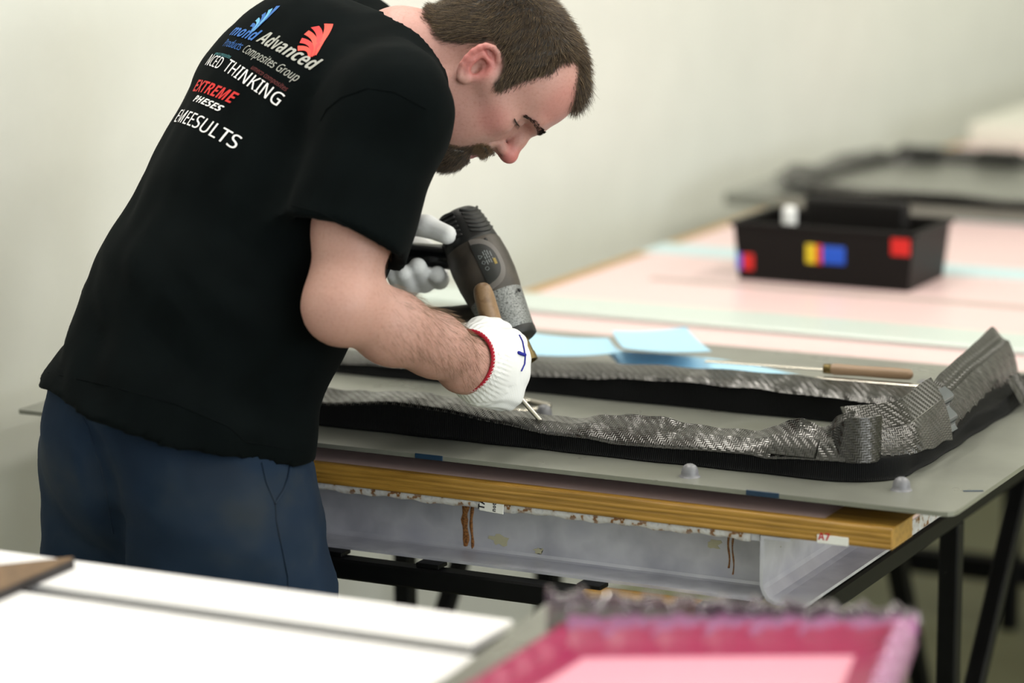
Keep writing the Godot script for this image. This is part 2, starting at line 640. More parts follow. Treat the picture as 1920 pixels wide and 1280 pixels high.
func make_room():
	struct("floor", slab(Vector3(1.7, -0.05, -3.0), Vector3(8.9, 0.1, 15.4)), M.concrete)
	struct("ceiling", slab(Vector3(1.7, 4.25, -3.0), Vector3(8.9, 0.1, 15.4)), M.ceiling_paint)
	struct("wall_left", slab(Vector3(-2.67, 2.1, -3.0), Vector3(0.1, 4.2, 15.2)), M.wall_paint)
	var wr := MB.new()
	wr.box(Vector3(6.07, 0.45, -3.0), Vector3(0.1, 0.9, 15.2))
	wr.box(Vector3(6.07, 3.55, -3.0), Vector3(0.1, 1.3, 15.2))
	for pz in [[4.6, 4.0], [2.0, 1.4], [-0.6, -1.2], [-3.2, -10.6]]:
		wr.box(Vector3(6.07, 1.9, (pz[0] + pz[1]) / 2), Vector3(0.1, 2.0, pz[0] - pz[1]))
	struct("wall_right", wr, M.wall_paint)
	for i in 3:  # out-of-view windows, added only to bring in low side light
		var z := 3.0 - 2.6 * i
		var fr := MB.new()
		for k in [[-0.975, 0, 0.05, 2.0], [0.975, 0, 0.05, 2.0], [0, -0.975, 1.9, 0.05], [0, 0.975, 1.9, 0.05], [0, 0, 0.04, 1.9]]:
			fr.box(Vector3(6.06, 1.9 + k[1], z + k[0]), Vector3(0.07, k[3], k[2]), 0.004)
		var w := struct("added_window_%d" % (i + 1), fr, M.white_paint)
		part(w, "added_pane", slab(Vector3(6.07, 1.9, z), Vector3(0.012, 1.9, 1.9)), M.added_pane_glow)
	struct("wall_back", slab(Vector3(1.7, 2.1, -10.65), Vector3(8.84, 4.2, 0.1)), M.wall_paint)
	struct("wall_front", slab(Vector3(1.7, 2.1, 4.65), Vector3(8.84, 4.2, 0.1)), M.wall_paint)

# ---------------------------------------------------------------- the table the man works at
func tube_bar(b: MB, p: Vector3, q: Vector3, w: float):
	var z := (q - p).normalized()
	var x := Vector3.UP.cross(z)
	if x.length() < 0.1: x = Vector3.RIGHT
	x = x.normalized()
	b.box((p + q) / 2, Vector3(w, w, p.distance_to(q)), 0.003, Basis(x, z.cross(x), z))

func bar(t: Node3D, called: String, p: Vector3, q: Vector3, w: float, mt: Material, label := ""):
	var at: Vector3 = t.get_meta("plan") if t.has_meta("plan") else t.position
	var b := MB.new()
	tube_bar(b, p - at, q - at, w)
	return part(t, called, b, mt, label)

func trestle_frame(t: Node3D, x0: float, x1: float, z0: float, z1: float, y: float, w: float):
	# four rails, two trestles of a vertical leg, a slanted brace and a foot
	bar(t, "rail", Vector3(x0, y, z0), Vector3(x1, y, z0), w, M.black_steel)
	bar(t, "rail", Vector3(x0, y, z1), Vector3(x1, y, z1), w, M.black_steel)
	bar(t, "rail", Vector3(x1 - w / 2, y, z0 - w / 2), Vector3(x1 - w / 2, y, z1 + w / 2), w, M.black_steel)
	bar(t, "rail", Vector3(x0 + w / 2, y, z0 - w / 2), Vector3(x0 + w / 2, y, z1 + w / 2), w, M.black_steel)

func make_layup_table():
	var t = thing("layup_table", "work table of black steel rails carrying aluminium channels and a gold-taped pink board", "table", Vector3(-1.85, 0, -3.9))
	var o: Vector3 = t.position
	t.set_meta("plan", o)
	t.position += Vector3(-0.045, -0.0285, -0.11)
	var w := 0.0285
	trestle_frame(t, -2.21, -1.255, -3.35, -4.45, 0.7205, w)
	for x in [-1.2715, -2.19]:
		bar(t, "leg", Vector3(x, 0.0285, -4.025), Vector3(x, 0.708, -4.02), 0.03, M.black_steel)
		bar(t, "brace", Vector3(x, 0.045, -3.86), Vector3(x, 0.70, -4.38), 0.028, M.black_steel)
		bar(t, "leg", Vector3(x, 0.0285, -3.45), Vector3(x, 0.70, -3.45), 0.03, M.black_steel)
		bar(t, "cross_bar", Vector3(x, 0.12, -3.465), Vector3(x, 0.12, -4.01), 0.025, M.black_steel)
	# spacer blocks between rail and channel
	for x in [-1.94, -1.79, -1.55, -1.345, -2.2]:
		var sb := MB.new()
		sb.box(Vector3(x, 0.738, -3.357) - o, Vector3(0.035, 0.0065, 0.026), 0.001)
		part(t, "spacer", sb, M.black_steel)
	# gold tape wound about the front rail
	var tp := MB.new()
	tp.box(Vector3(-1.475, 0.7205, -3.35) - o, Vector3(0.165, 0.0305, 0.0305), 0.003)
	part(t, "tape_wrap", tp, M.gold_tape, "strip of gold tape wound round the black front rail")
	# front channel: web, flanges turned towards the front
	var c := MB.new()
	var x0 := -2.20
	var x1 := -1.318
	var prof := PackedVector2Array([Vector2(0.062, 0.0), Vector2(0.062, 0.0042), Vector2(0.01, 0.0042), Vector2(0.0062, 0.006), Vector2(0.0045, 0.010), Vector2(0.0045, 0.081), Vector2(0.062, 0.081), Vector2(0.062, 0.0895), Vector2(0.0, 0.0895), Vector2(0.0, 0.008), Vector2(0.0025, 0.0025), Vector2(0.008, 0.0)])
	c.prism(prof, x1 - x0, Vector3(x0, 0.7412, -3.427) - o, Basis(Vector3(0, 0, 1), Vector3(0, 1, 0), Vector3(1, 0, 0)))
	var ch = part(t, "channel", c, M.aluminium, "grey aluminium channel under the front edge of the board")
	# right channel, open to the right
	var c2 := MB.new()
	c2.prism(PackedVector2Array([Vector2(0.062, 0.0), Vector2(0.062, 0.0042), Vector2(0.022, 0.0042), Vector2(0.014, 0.007), Vector2(0.006, 0.018), Vector2(0.0045, 0.024), Vector2(0.0045, 0.085), Vector2(0.042, 0.085), Vector2(0.042, 0.0895), Vector2(0.0, 0.0895), Vector2(0.0, 0.024), Vector2(0.003, 0.014), Vector2(0.010, 0.004), Vector2(0.020, 0.0)]), 1.0, Vector3(-1.316, 0.7412, -4.362) - o, Basis(Vector3(1, 0, 0), Vector3(0, 1, 0), Vector3(0, 0, 1)))
	part(t, "channel", c2, M.aluminium, "cut end of the aluminium channel that runs along the right side")
	# glue residue along the upper lip
	var gl := MB.new()
	var rows := []
	for i in 60:
		var x := lerpf(-2.0, -1.33, i / 59.0)
		var wv := 0.0012 * sin(i * 1.7) + 0.001 * sin(i * 0.61)
		rows.append([Vector3(x, 0.8314, -3.3646) - o, Vector3(x, 0.8308, -3.3628 + wv * 0.5) - o, Vector3(x, 0.8245, -3.3625 + wv * 0.4) - o, Vector3(x, 0.8215 + wv, -3.3646) - o])
	gl.grid(rows)
	part(ch, "glue_bead", gl, M.glue_residue)
	# brown runs and pale spots on the web: thin dried matter with its own outline
	for run in [[-1.772, 0.012, 0.060, 0.75], [-1.762, 0.006, 0.068, 0.742], [-1.3835, 0.004, 0.055, 0.765], [-1.3775, 0.003, 0.062, 0.757]]:
		var r := MB.new()
		var rr := []
		for i in 14:
			var f := i / 13.0
			var y: float = run[3] + run[2] * f
			var wd: float = run[1] * (0.55 + 0.12 * sin(i * 1.3 + run[0] * 40) + 0.25 * f + 0.2 * rng.randf()) * 0.5
			var xc: float = run[0] + 0.0012 * sin(i * 0.6)
			rr.append([Vector3(xc - wd, y, -3.4223) - o, Vector3(xc, y, -3.4208) - o, Vector3(xc + wd, y, -3.4223) - o])
		r.grid(rr)
		part(ch, "dried_run", r, M.rust_glue)
	for sp in [[-1.72, 0.765, 0.018], [-1.66, 0.757, 0.009], [-1.405, 0.795, 0.014], [-1.268 - 0.05, 0.80, 0.01]]:
		var r := MB.new()
		var ol := PackedVector2Array()
		for i in 16:
			var a := TAU * i / 16
			var rad: float = sp[2] * (0.55 + 0.5 * rng.randf()) * (1.0 if i % 3 else 0.7)
			ol.append(Vector2(cos(a) * rad, sin(a) * rad * 0.6))
		r.prism(ol, 0.0009, Vector3(sp[0], sp[1], -3.4226) - o, Basis())
		part(ch, "dried_spot", r, M.plaster_spot)
	# the board: pink face, thick edge wound with gold tape
	var b := MB.new()
	b.box(Vector3(-1.695, 0.845, -3.835) - o, Vector3(1.11, 0.026, 0.946), 0.001)
	var bd = part(t, "board", b, M.pink_sheet, "pink faced board with gold taped edges")
	var bk := MB.new()
	bk.box(Vector3(-1.6945, 0.845, -3.3612) - o, Vector3(1.1115, 0.0264, 0.0026), 0.0006)
	part(bd, "edge_tape", bk, M.gold_tape)
	for k in 4:
		var tb := MB.new()
		var tr := []
		var yc: float = [0.8555, 0.8488, 0.8425, 0.8358][k]
		var hh: float = [0.0058, 0.0045, 0.0044, 0.0052][k]
		var pz: float = [0.0012, 0.0019, 0.0011, 0.0021][k]
		for i in 41:
			var x := lerpf(-2.249, -1.139, i / 40.0)
			var q := 0.0005 * sin(i * 0.8 + k * 2.0)
			tr.append([Vector3(x, yc + hh / 2 + q, -3.3600) - o, Vector3(x, yc + hh / 2 - 0.0006 + q, -3.3598 + pz * 0.6) - o, Vector3(x, yc - hh / 2 + 0.0004 + q, -3.3598 + pz * 0.6) - o, Vector3(x, yc - hh / 2 + q, -3.3600) - o])
		tb.grid(tr)
		part(bd, "edge_tape", tb, M.gold_tape)
	var ft := MB.new()
	ft.box(Vector3(-1.6945, 0.8585, -3.369) - o, Vector3(1.112, 0.0012, 0.014), 0.0004)
	part(bd, "edge_tape", ft, M.gold_tape)
	var cr := MB.new()
	cr.box(Vector3(-1.186, 0.8586, -3.45) - o, Vector3(0.096, 0.0014, 0.178), 0.0005)
	part(bd, "edge_tape", cr, M.gold_tape)
	var rs := MB.new()
	rs.box(Vector3(-1.1394, 0.845, -3.40) - o, Vector3(0.002, 0.027, 0.078), 0.0006)
	part(bd, "edge_tape", rs, M.gold_tape)
	var rg := MB.new()
	rg.box(Vector3(-1.1396, 0.8425, -3.66) - o, Vector3(0.0016, 0.020, 0.44), 0.0006)
	part(bd, "edge_strip", rg, M.glue_residue, "worn grey strip along the right edge of the board")
	# paper labels stuck to the edges
	var lb := MB.new()
	lb.box(Vector3(-1.2165, 0.8362, -3.3583) - o, Vector3(0.042, 0.0112, 0.0012), 0.0004)
	var l1 = part(bd, "label", lb, M.paper, "white paper label with a red mark at the right end of the taped edge")
	flat_text(l1, "A7", 0.0095, Vector3(-1.236, 0.8318, -3.3575) - o, Basis(), M.ink_red)
	var lb2 := MB.new()
	lb2.box(Vector3(-1.701, 0.8262, -3.3612) - o, Vector3(0.036, 0.0145, 0.0012), 0.0004, Basis(Vector3.FORWARD, 0.06))
	var l2 = part(bd, "label", lb2, M.paper, "torn white label with dark print on the lip of the channel")
	flat_text(l2, "TA", 0.0095, Vector3(-1.7085, 0.8205, -3.3604) - o, Basis(Vector3.BACK, PI / 2 * 0.94), M.ink_dark)
	flat_text(l2, "nota", 0.0055, Vector3(-1.693, 0.8195, -3.3604) - o, Basis(Vector3.BACK, PI / 2 * 0.94), M.ink_dark)

func flat_text(parent: Node, words: String, h: float, at: Vector3, basis: Basis, mt: Material, called := "print") -> MeshInstance3D:
	var tm := TextMesh.new()
	var f := SystemFont.new()
	f.font_names = PackedStringArray(["Droid Sans"])
	f.font_weight = 700
	tm.font = f
	tm.text = words
	tm.font_size = 32
	tm.pixel_size = h / 23.0
	tm.depth = 0.0004
	tm.horizontal_alignment = HORIZONTAL_ALIGNMENT_LEFT
	tm.vertical_alignment = VERTICAL_ALIGNMENT_BOTTOM
	var o := MeshInstance3D.new()
	o.name = part_named(parent, called)
	o.mesh = tm
	o.material_override = mt
	parent.add_child(o, true)
	o.transform = Transform3D(basis, at)
	return o

func dome(parent: Node, p: Vector3, r: float):
	var b := MB.new()
	b.lathe([[r * 1.25, 0.0], [r * 1.2, 0.0012], [r * 1.02, 0.0025], [r, 0.006], [r * 0.99, r * 0.6], [r * 0.9, r * 0.98], [r * 0.7, r * 1.28], [r * 0.4, r * 1.46], [0.0002, r * 1.52]], 28, p)
	return part(parent, "locating_stud", b, M.dome_rubber)

func make_layup_plate():
	var t = thing("layup_plate", "large grey metal sheet with rounded locating studs lying on the pink board", "plate", Vector3(-1.814, 0.8296, -3.94))
	var o: Vector3 = t.position
	var b := MB.new()
	# sheet with a clipped, rounded near corner
	var ol := PackedVector2Array()
	var xs := [-2.52, -1.108]
	var zs := [-4.40, -3.48]
	ol.append_array([Vector2(xs[0], -zs[0]), Vector2(xs[0], -zs[1] + 0.004), Vector2(xs[0] + 0.004, -zs[1]), Vector2(xs[1] - 0.02, -zs[1]), Vector2(xs[1] - 0.008, -zs[1] + 0.003), Vector2(xs[1] - 0.002, -zs[1] + 0.010), Vector2(xs[1], -zs[1] + 0.022), Vector2(xs[1], -zs[0])])
	b.prism(ol, 0.0060, Vector3(0, TOP - 0.006, 0) - o, Basis(Vector3.RIGHT, Vector3.FORWARD, Vector3.UP))
	var pl = part(t, "sheet", b, M.plate_metal)
	for p in [[-1.480, -3.52], [-1.207, -3.571], [-1.386, -4.189], [-1.815, -3.776], [-2.1, -4.25]]:
		dome(t, Vector3(p[0], TOP - 0.0002, p[1]) - o, 0.0115)
	for k in [[-1.845, 0.042], [-1.362, 0.045]]:
		var tb := MB.new()
		tb.box(Vector3(k[0], TOP - 0.0025, -3.4796) - o, Vector3(k[1], 0.007, 0.002), 0.0004)
		part(pl, "tape_mark", tb, M.blue_tape, "dark blue tape on the front edge of the sheet")
	var tk := MB.new()
	tk.box(Vector3(-1.122, TOP + 0.0004, -3.605) - o, Vector3(0.026, 0.0007, 0.004), 0.0002, Basis(Vector3.UP, 0.5))
	part(pl, "tape_mark", tk, M.blue_tape)
	for p in [[-2.22, -3.60], [-1.25, -3.62], [-2.22, -4.3], [-1.25, -4.3], [-1.75, -4.3]]:
		var sp := MB.new()
		sp.lathe([[0.0001, 0.0], [0.012, 0.0], [0.012, 0.0213], [0.0001, 0.0213]], 16, Vector3(p[0], 0.8296, p[1]) - o)
		part(t, "foot_pad", sp, M.black_steel)

# ---------------------------------------------------------------- tables behind
func make_far_table():
	var t = thing("far_table", "long pale pink topped table with gold taped left edge behind the lay-up plate", "table", Vector3(-1.5, 0, -6.2))
	var o: Vector3 = t.position
	var b := MB.new()
	b.box(Vector3(-1.50, 0.8365, -5.885) - o, Vector3(1.70, 0.0115, 2.91), 0.001)
	var bd = part(t, "board", b, M.pink_sheet)
	var g := MB.new()
	g.box(Vector3(-2.338, 0.8405, -5.885) - o, Vector3(0.03, 0.0055, 2.912), 0.001)
	part(bd, "edge_tape", g, M.gold_tape, "gold tape along the left edge")
	for s in [[-5.38, 0.13], [-6.02, 0.05]]:
		var tb := MB.new()
		tb.box(Vector3(-1.51, 0.8428, s[0]) - o, Vector3(1.68, 0.0012, s[1]), 0.0004)
		part(bd, "blue_strip", tb, M.pale_blue_tape, "pale blue tape strip across the pink top")
	var pg := MB.new()
	pg.box(Vector3(-1.44, 0.8426, -5.035) - o, Vector3(1.52, 0.0009, 0.035), 0.0003)
	part(bd, "grey_strip", pg, M.pencil_grey, "thin grey line across the pink top")
	trestle_frame(t, -2.32, -0.70, -4.64, -7.3, 0.80, 0.04)
	for x in [-2.25, -0.75]:
		for z in [-4.70, -7.24]:
			bar(t, "leg", Vector3(x, 0, z), Vector3(x, 0.78, z), 0.04, M.black_steel)
	bar(t, "brace", Vector3(-1.75, 0.02, -5.33), Vector3(-1.75, 0.78, -4.90), 0.035, M.black_steel)
	bar(t, "cross_bar", Vector3(-2.25, 0.10, -6.0), Vector3(-0.75, 0.10, -6.0), 0.05, M.black_steel)
	bar(t, "leg", Vector3(-1.75, 0, -5.9), Vector3(-1.75, 0.78, -5.9), 0.035, M.black_steel)
	for z in [-4.9, -5.9]:
		bar(t, "cross_bar", Vector3(-2.30, 0.805, z), Vector3(-0.72, 0.805, z), 0.035, M.black_steel)
	# flat bar over the joint of the two tables
	solo("straightedge", "wide pale grey metal straightedge lying across the pink top behind the plate", "straightedge", slab(Vector3(0, 0.004, 0), Vector3(1.72, 0.008, 0.145), 0.002), M.strip_white, Vector3(-1.625, 0.8434, -4.675))
	# a second plate with its carbon frame
	var p = thing("rear_plate", "grey metal sheet carrying a dark carbon frame at the far end of the pink table", "plate", Vector3(-1.9, 0.8428, -6.63))
	var q: Vector3 = p.position
	var pb := MB.new()
	pb.box(Vector3(-1.66, 0.8572, -6.43) - q, Vector3(1.58, 0.026, 0.86), 0.002)
	part(p, "sheet", pb, M.plate_metal)
	var f = thing("rear_carbon_frame", "dark blurred carbon fibre frame lying on the rear metal sheet", "frame", Vector3(-1.8, 0.8704, -6.4))
	var qf: Vector3 = f.position
	var path := [[-1.2, -6.05], [-2.22, -6.06], [-2.31, -6.12], [-2.33, -6.25], [-2.30, -6.62], [-2.22, -6.72], [-1.2, -6.70]]
	for e in [0, 1]:
		var rows := []
		for i in 60:
			var fr := i / 59.0 * (path.size() - 1)
			var a := mini(int(fr), path.size() - 2)
			var w := fr - a
			var x: float = lerpf(path[a][0], path[a + 1][0], w)
			var z: float = lerpf(path[a][1], path[a + 1][1], w)
			var d := Vector2(path[a + 1][0] - path[a][0], path[a + 1][1] - path[a][1]).normalized()
			var nrm := Vector3(d.y, 0, -d.x)
			var h := 0.020 + 0.004 * sin(i * 0.7) + 0.003 * sin(i * 1.9)
			var c := Vector3(x, 0.8703, z) - qf
			if e == 0:
				rows.append([c, c + Vector3(0, h * 0.7, 0), c + Vector3(0, h, 0) + nrm * 0.012])
			else:
				rows.append([c + Vector3(0, h, 0) + nrm * 0.012, c + Vector3(0, h + 0.008, 0) + nrm * 0.04, c + Vector3(0, h + 0.004 + 0.006 * sin(i * 1.1), 0) + nrm * 0.07])
		var mb := MB.new()
		mb.sheet(rows, 0.003)
		part(f, ["outer_wall", "top_ply"][e], mb, [M.carbon, M.carbon][e])
	for pz in [[-2.24, -6.70], [-2.05, -6.71]]:
		var cl := MB.new()
		cl.box(Vector3(pz[0], 0.893, pz[1]) - qf, Vector3(0.10, 0.03, 0.05), 0.006)
		part(f, "corner_block", cl, M.carbon)

func make_third_table():
	var t = thing("rear_table", "table with a white slab top standing at the back beside the wall", "table", Vector3(-1.6, 0, -8.9))
	var o: Vector3 = t.position
	var b := MB.new()
	b.box(Vector3(-1.45, 0.8675, -8.27) - o, Vector3(1.75, 0.055, 1.85), 0.004)
	part(t, "slab_top", b, M.cream_board)
	for x in [-2.3, -0.8]:
		for z in [-7.55, -9.1]:
			bar(t, "leg", Vector3(x, 0, z), Vector3(x, 0.84, z), 0.05, M.black_steel)

# ---------------------------------------------------------------- the table in front of the camera
func make_near_table():
	var t = thing("near_table", "black topped table with two white boards in the foreground", "table", Vector3(-2.0, 0, -2.2))
	var o: Vector3 = t.position
	var b := MB.new()
	b.box(Vector3(-1.60, 0.8375, -2.2) - o, Vector3(1.9, 0.025, 1.16), 0.002)
	part(t, "table_top", b, M.dark_felt)
	for x in [-2.45, -0.8]:
		for z in [-2.70, -1.70]:
			bar(t, "leg", Vector3(x, 0, z), Vector3(x, 0.826, z), 0.04, M.black_steel)
	solo("white_board", "white board along the far edge of the foreground table", "board", slab(Vector3(0, 0.005, 0), Vector3(1.22, 0.010, 0.105), 0.0015), M.white_board, Vector3(-1.99, 0.85, -2.7445), "")
	solo("white_board", "large white board at the bottom left, in front of the dark gap", "board", slab(Vector3(0, 0.005, 0), Vector3(1.22, 0.010, 0.96), 0.0015), M.white_board, Vector3(-1.96, 0.85, -2.178), "")
	# brown triangle
	var tr = thing("corner_board", "brown triangular board with a dark edge lying on the white boards", "board", Vector3(-2.1, 0.8602, -2.72))
	var q: Vector3 = tr.position
	var ol := PackedVector2Array([Vector2(-1.937, 2.777), Vector2(-1.930, 2.766), Vector2(-1.915, 2.40), Vector2(-2.248, 2.405)])
	var tb := MB.new()
	tb.prism(ol, 0.010, Vector3(0, 0.8604, 0) - q, Basis(Vector3.RIGHT, Vector3.FORWARD, Vector3.UP))
	part(tr, "edge", tb, M.board_edge)
	var tf := MB.new()
	tf.prism(PackedVector2Array([Vector2(-1.9372, 2.774), Vector2(-1.932, 2.764), Vector2(-1.917, 2.402), Vector2(-2.244, 2.407)]), 0.0008, Vector3(0, 0.8704, 0) - q, Basis(Vector3.RIGHT, Vector3.FORWARD, Vector3.UP))
	part(tr, "face", tf, M.brown_board)

func make_pink_tray():
	# metal plate, and on it the tray under pink release film
	var g := MB.new()
	g.prism(PackedVector2Array([Vector2(-1.362, 2.862), Vector2(-1.30, 2.27), Vector2(-0.88, 2.30), Vector2(-0.955, 2.845), Vector2(-0.98, 2.86), Vector2(-1.33, 2.868)]), 0.012, Vector3(1.13, 0, 2.6), Basis(Vector3.RIGHT, Vector3.FORWARD, Vector3.UP))
	solo("base_plate", "grey metal plate with a long straight left edge under the pink tray", "plate", g, M.plate_metal, Vector3(-1.13, 0.8604, -2.6))
	var t = thing("pink_tray", "tray mould covered in pink film with crumpled clear film along its back rim", "tray", Vector3(-1.1, 0.8726, -2.62))
	var o: Vector3 = t.position
	var y0 := 0.8728
	var A := Vector3(-1.269, 0, -2.695)
	var B := Vector3(-0.962, 0, -2.858)
	var C := Vector3(-1.262, 0, -2.34)
	var D := Vector3(-0.872, 0, -2.47)
	var back := (B - A).normalized()
	var out := Vector3(back.z, 0, -back.x)      # away from the camera
	var left := (C - A).normalized()
	var lo := Vector3(left.z, 0, -left.x)
	if lo.x > 0: lo = -lo
	var right := (D - B).normalized()
	var ro := Vector3(right.z, 0, -right.x)
	if ro.x < 0: ro = -ro
	var fl := MB.new()
	var pl := PackedVector2Array()
	for q in [A - lo * 0.02 - out * 0.02, B - ro * 0.025 - out * 0.02, D - ro * 0.025, C - lo * 0.02]:
		pl.append(Vector2(q.x, -q.z))
	fl.prism(pl, 0.003, Vector3(0, y0, 0) - o, Basis(Vector3.RIGHT, Vector3.FORWARD, Vector3.UP))
	part(t, "tray_floor", fl, M.magenta_floor)
	var wall := func(P: Vector3, Q: Vector3, dir: Vector3, h0: float, h1: float, inset: float, called: String):
		var rows := []
		for i in 40:
			var f := i / 39.0
			var c := P.lerp(Q, f) - o
			c.y = 0
			var h := lerpf(h0, h1, f)
			var w1 := 0.0022 * sin(i * 1.1) + 0.0014 * sin(i * 2.3)
			var yb := y0 - o.y
			rows.append([c - dir * (inset + 0.02) + Vector3(0, yb + 0.0032, 0), c - dir * (inset + w1) + Vector3(0, yb + 0.006, 0), c - dir * (inset * 0.5 + w1) + Vector3(0, yb + h * 0.55, 0), c - dir * (0.004 - w1) + Vector3(0, yb + h * 0.93, 0), c + dir * 0.002 + Vector3(0, yb + h + w1 * 0.6, 0), c + dir * 0.007 + Vector3(0, yb + h * 0.9, 0), c + dir * 0.010 + Vector3(0, yb, 0)])
		var b := MB.new()
		b.grid(rows)
		part(t, called, b, M.magenta)
	wall.call(A, B, out, 0.026, 0.026, 0.034, "back_wall")
	wall.call(A, C, lo, 0.024, 0.02, 0.018, "side_wall")
	wall.call(B, D, ro, 0.022, 0.016, 0.02, "side_wall")
	# pleated bagging film standing behind the rim
	var pf := []
	for i in 110:
		var f := i / 109.0
		var c := (A - back * 0.02).lerp(B + back * 0.02, f) - o
		c.y = 0
		var w1 := 0.006 * sin(i * 0.83) + 0.004 * sin(i * 1.9 + 1.0)
		var w2 := 0.005 * sin(i * 0.61 + 2.0) + 0.003 * sin(i * 1.37)
		var h := lerpf(0.056, 0.034, f) + w2 * 0.5
		var yb := y0 - o.y
		pf.append([c + out * (0.018 - w2 * 0.6) + Vector3(0, yb, 0), c + out * (0.016 + w1 * 0.5) + Vector3(0, yb + h * 0.5, 0), c + out * (0.014 + w1) + Vector3(0, yb + h * 0.8, 0), c + out * (0.010 + w2 + w1 * 0.4) + Vector3(0, yb + h, 0), c + out * (0.002 + w1 * 0.5) + Vector3(0, yb + h * 0.92, 0), c + out * (-0.002 + w2 * 0.4) + Vector3(0, yb + h * 0.72, 0)])
	var b4 := MB.new()
	b4.sheet(pf, 0.0012)
	part(t, "bagging_film", b4, M.grey_bag, "crumpled glossy dark film along the back rim")
	var cf := []
	for i in 80:
		var f := i / 79.0
		var c := A.lerp(B + back * 0.015, f) - o
		c.y = 0
		var w1 := 0.0012 * sin(i * 0.55) + 0.0009 * sin(i * 1.3)
		var yb := y0 - o.y
		cf.append([c + out * (0.004 + w1) + Vector3(0, yb + 0.030 + w1, 0), c + out * (-0.006 + w1) + Vector3(0, yb + 0.024 + w1, 0), c - out * (0.014 - w1) + Vector3(0, yb + 0.013, 0)])
	var b5 := MB.new()
	b5.sheet(cf, 0.0008)
	part(t, "clear_film", b5, M.clear_film, "clear film folded over the pink back wall")
	var sf := []
	for i in 50:
		var f := i / 49.0
		var c := B.lerp(D, f) - o
		c.y = 0
		var w1 := 0.003 * sin(i * 0.9)
		var yb := y0 - o.y
		sf.append([c - ro * (0.004 - w1) + Vector3(0, yb + 0.030 + w1, 0), c + ro * (0.004 + w1) + Vector3(0, yb + 0.028, 0), c + ro * 0.013 + Vector3(0, yb + 0.014, 0), c + ro * 0.016 + Vector3(0, yb, 0)])
	var b6 := MB.new()
	b6.sheet(sf, 0.0008)
	part(t, "clear_film", b6, M.clear_film)

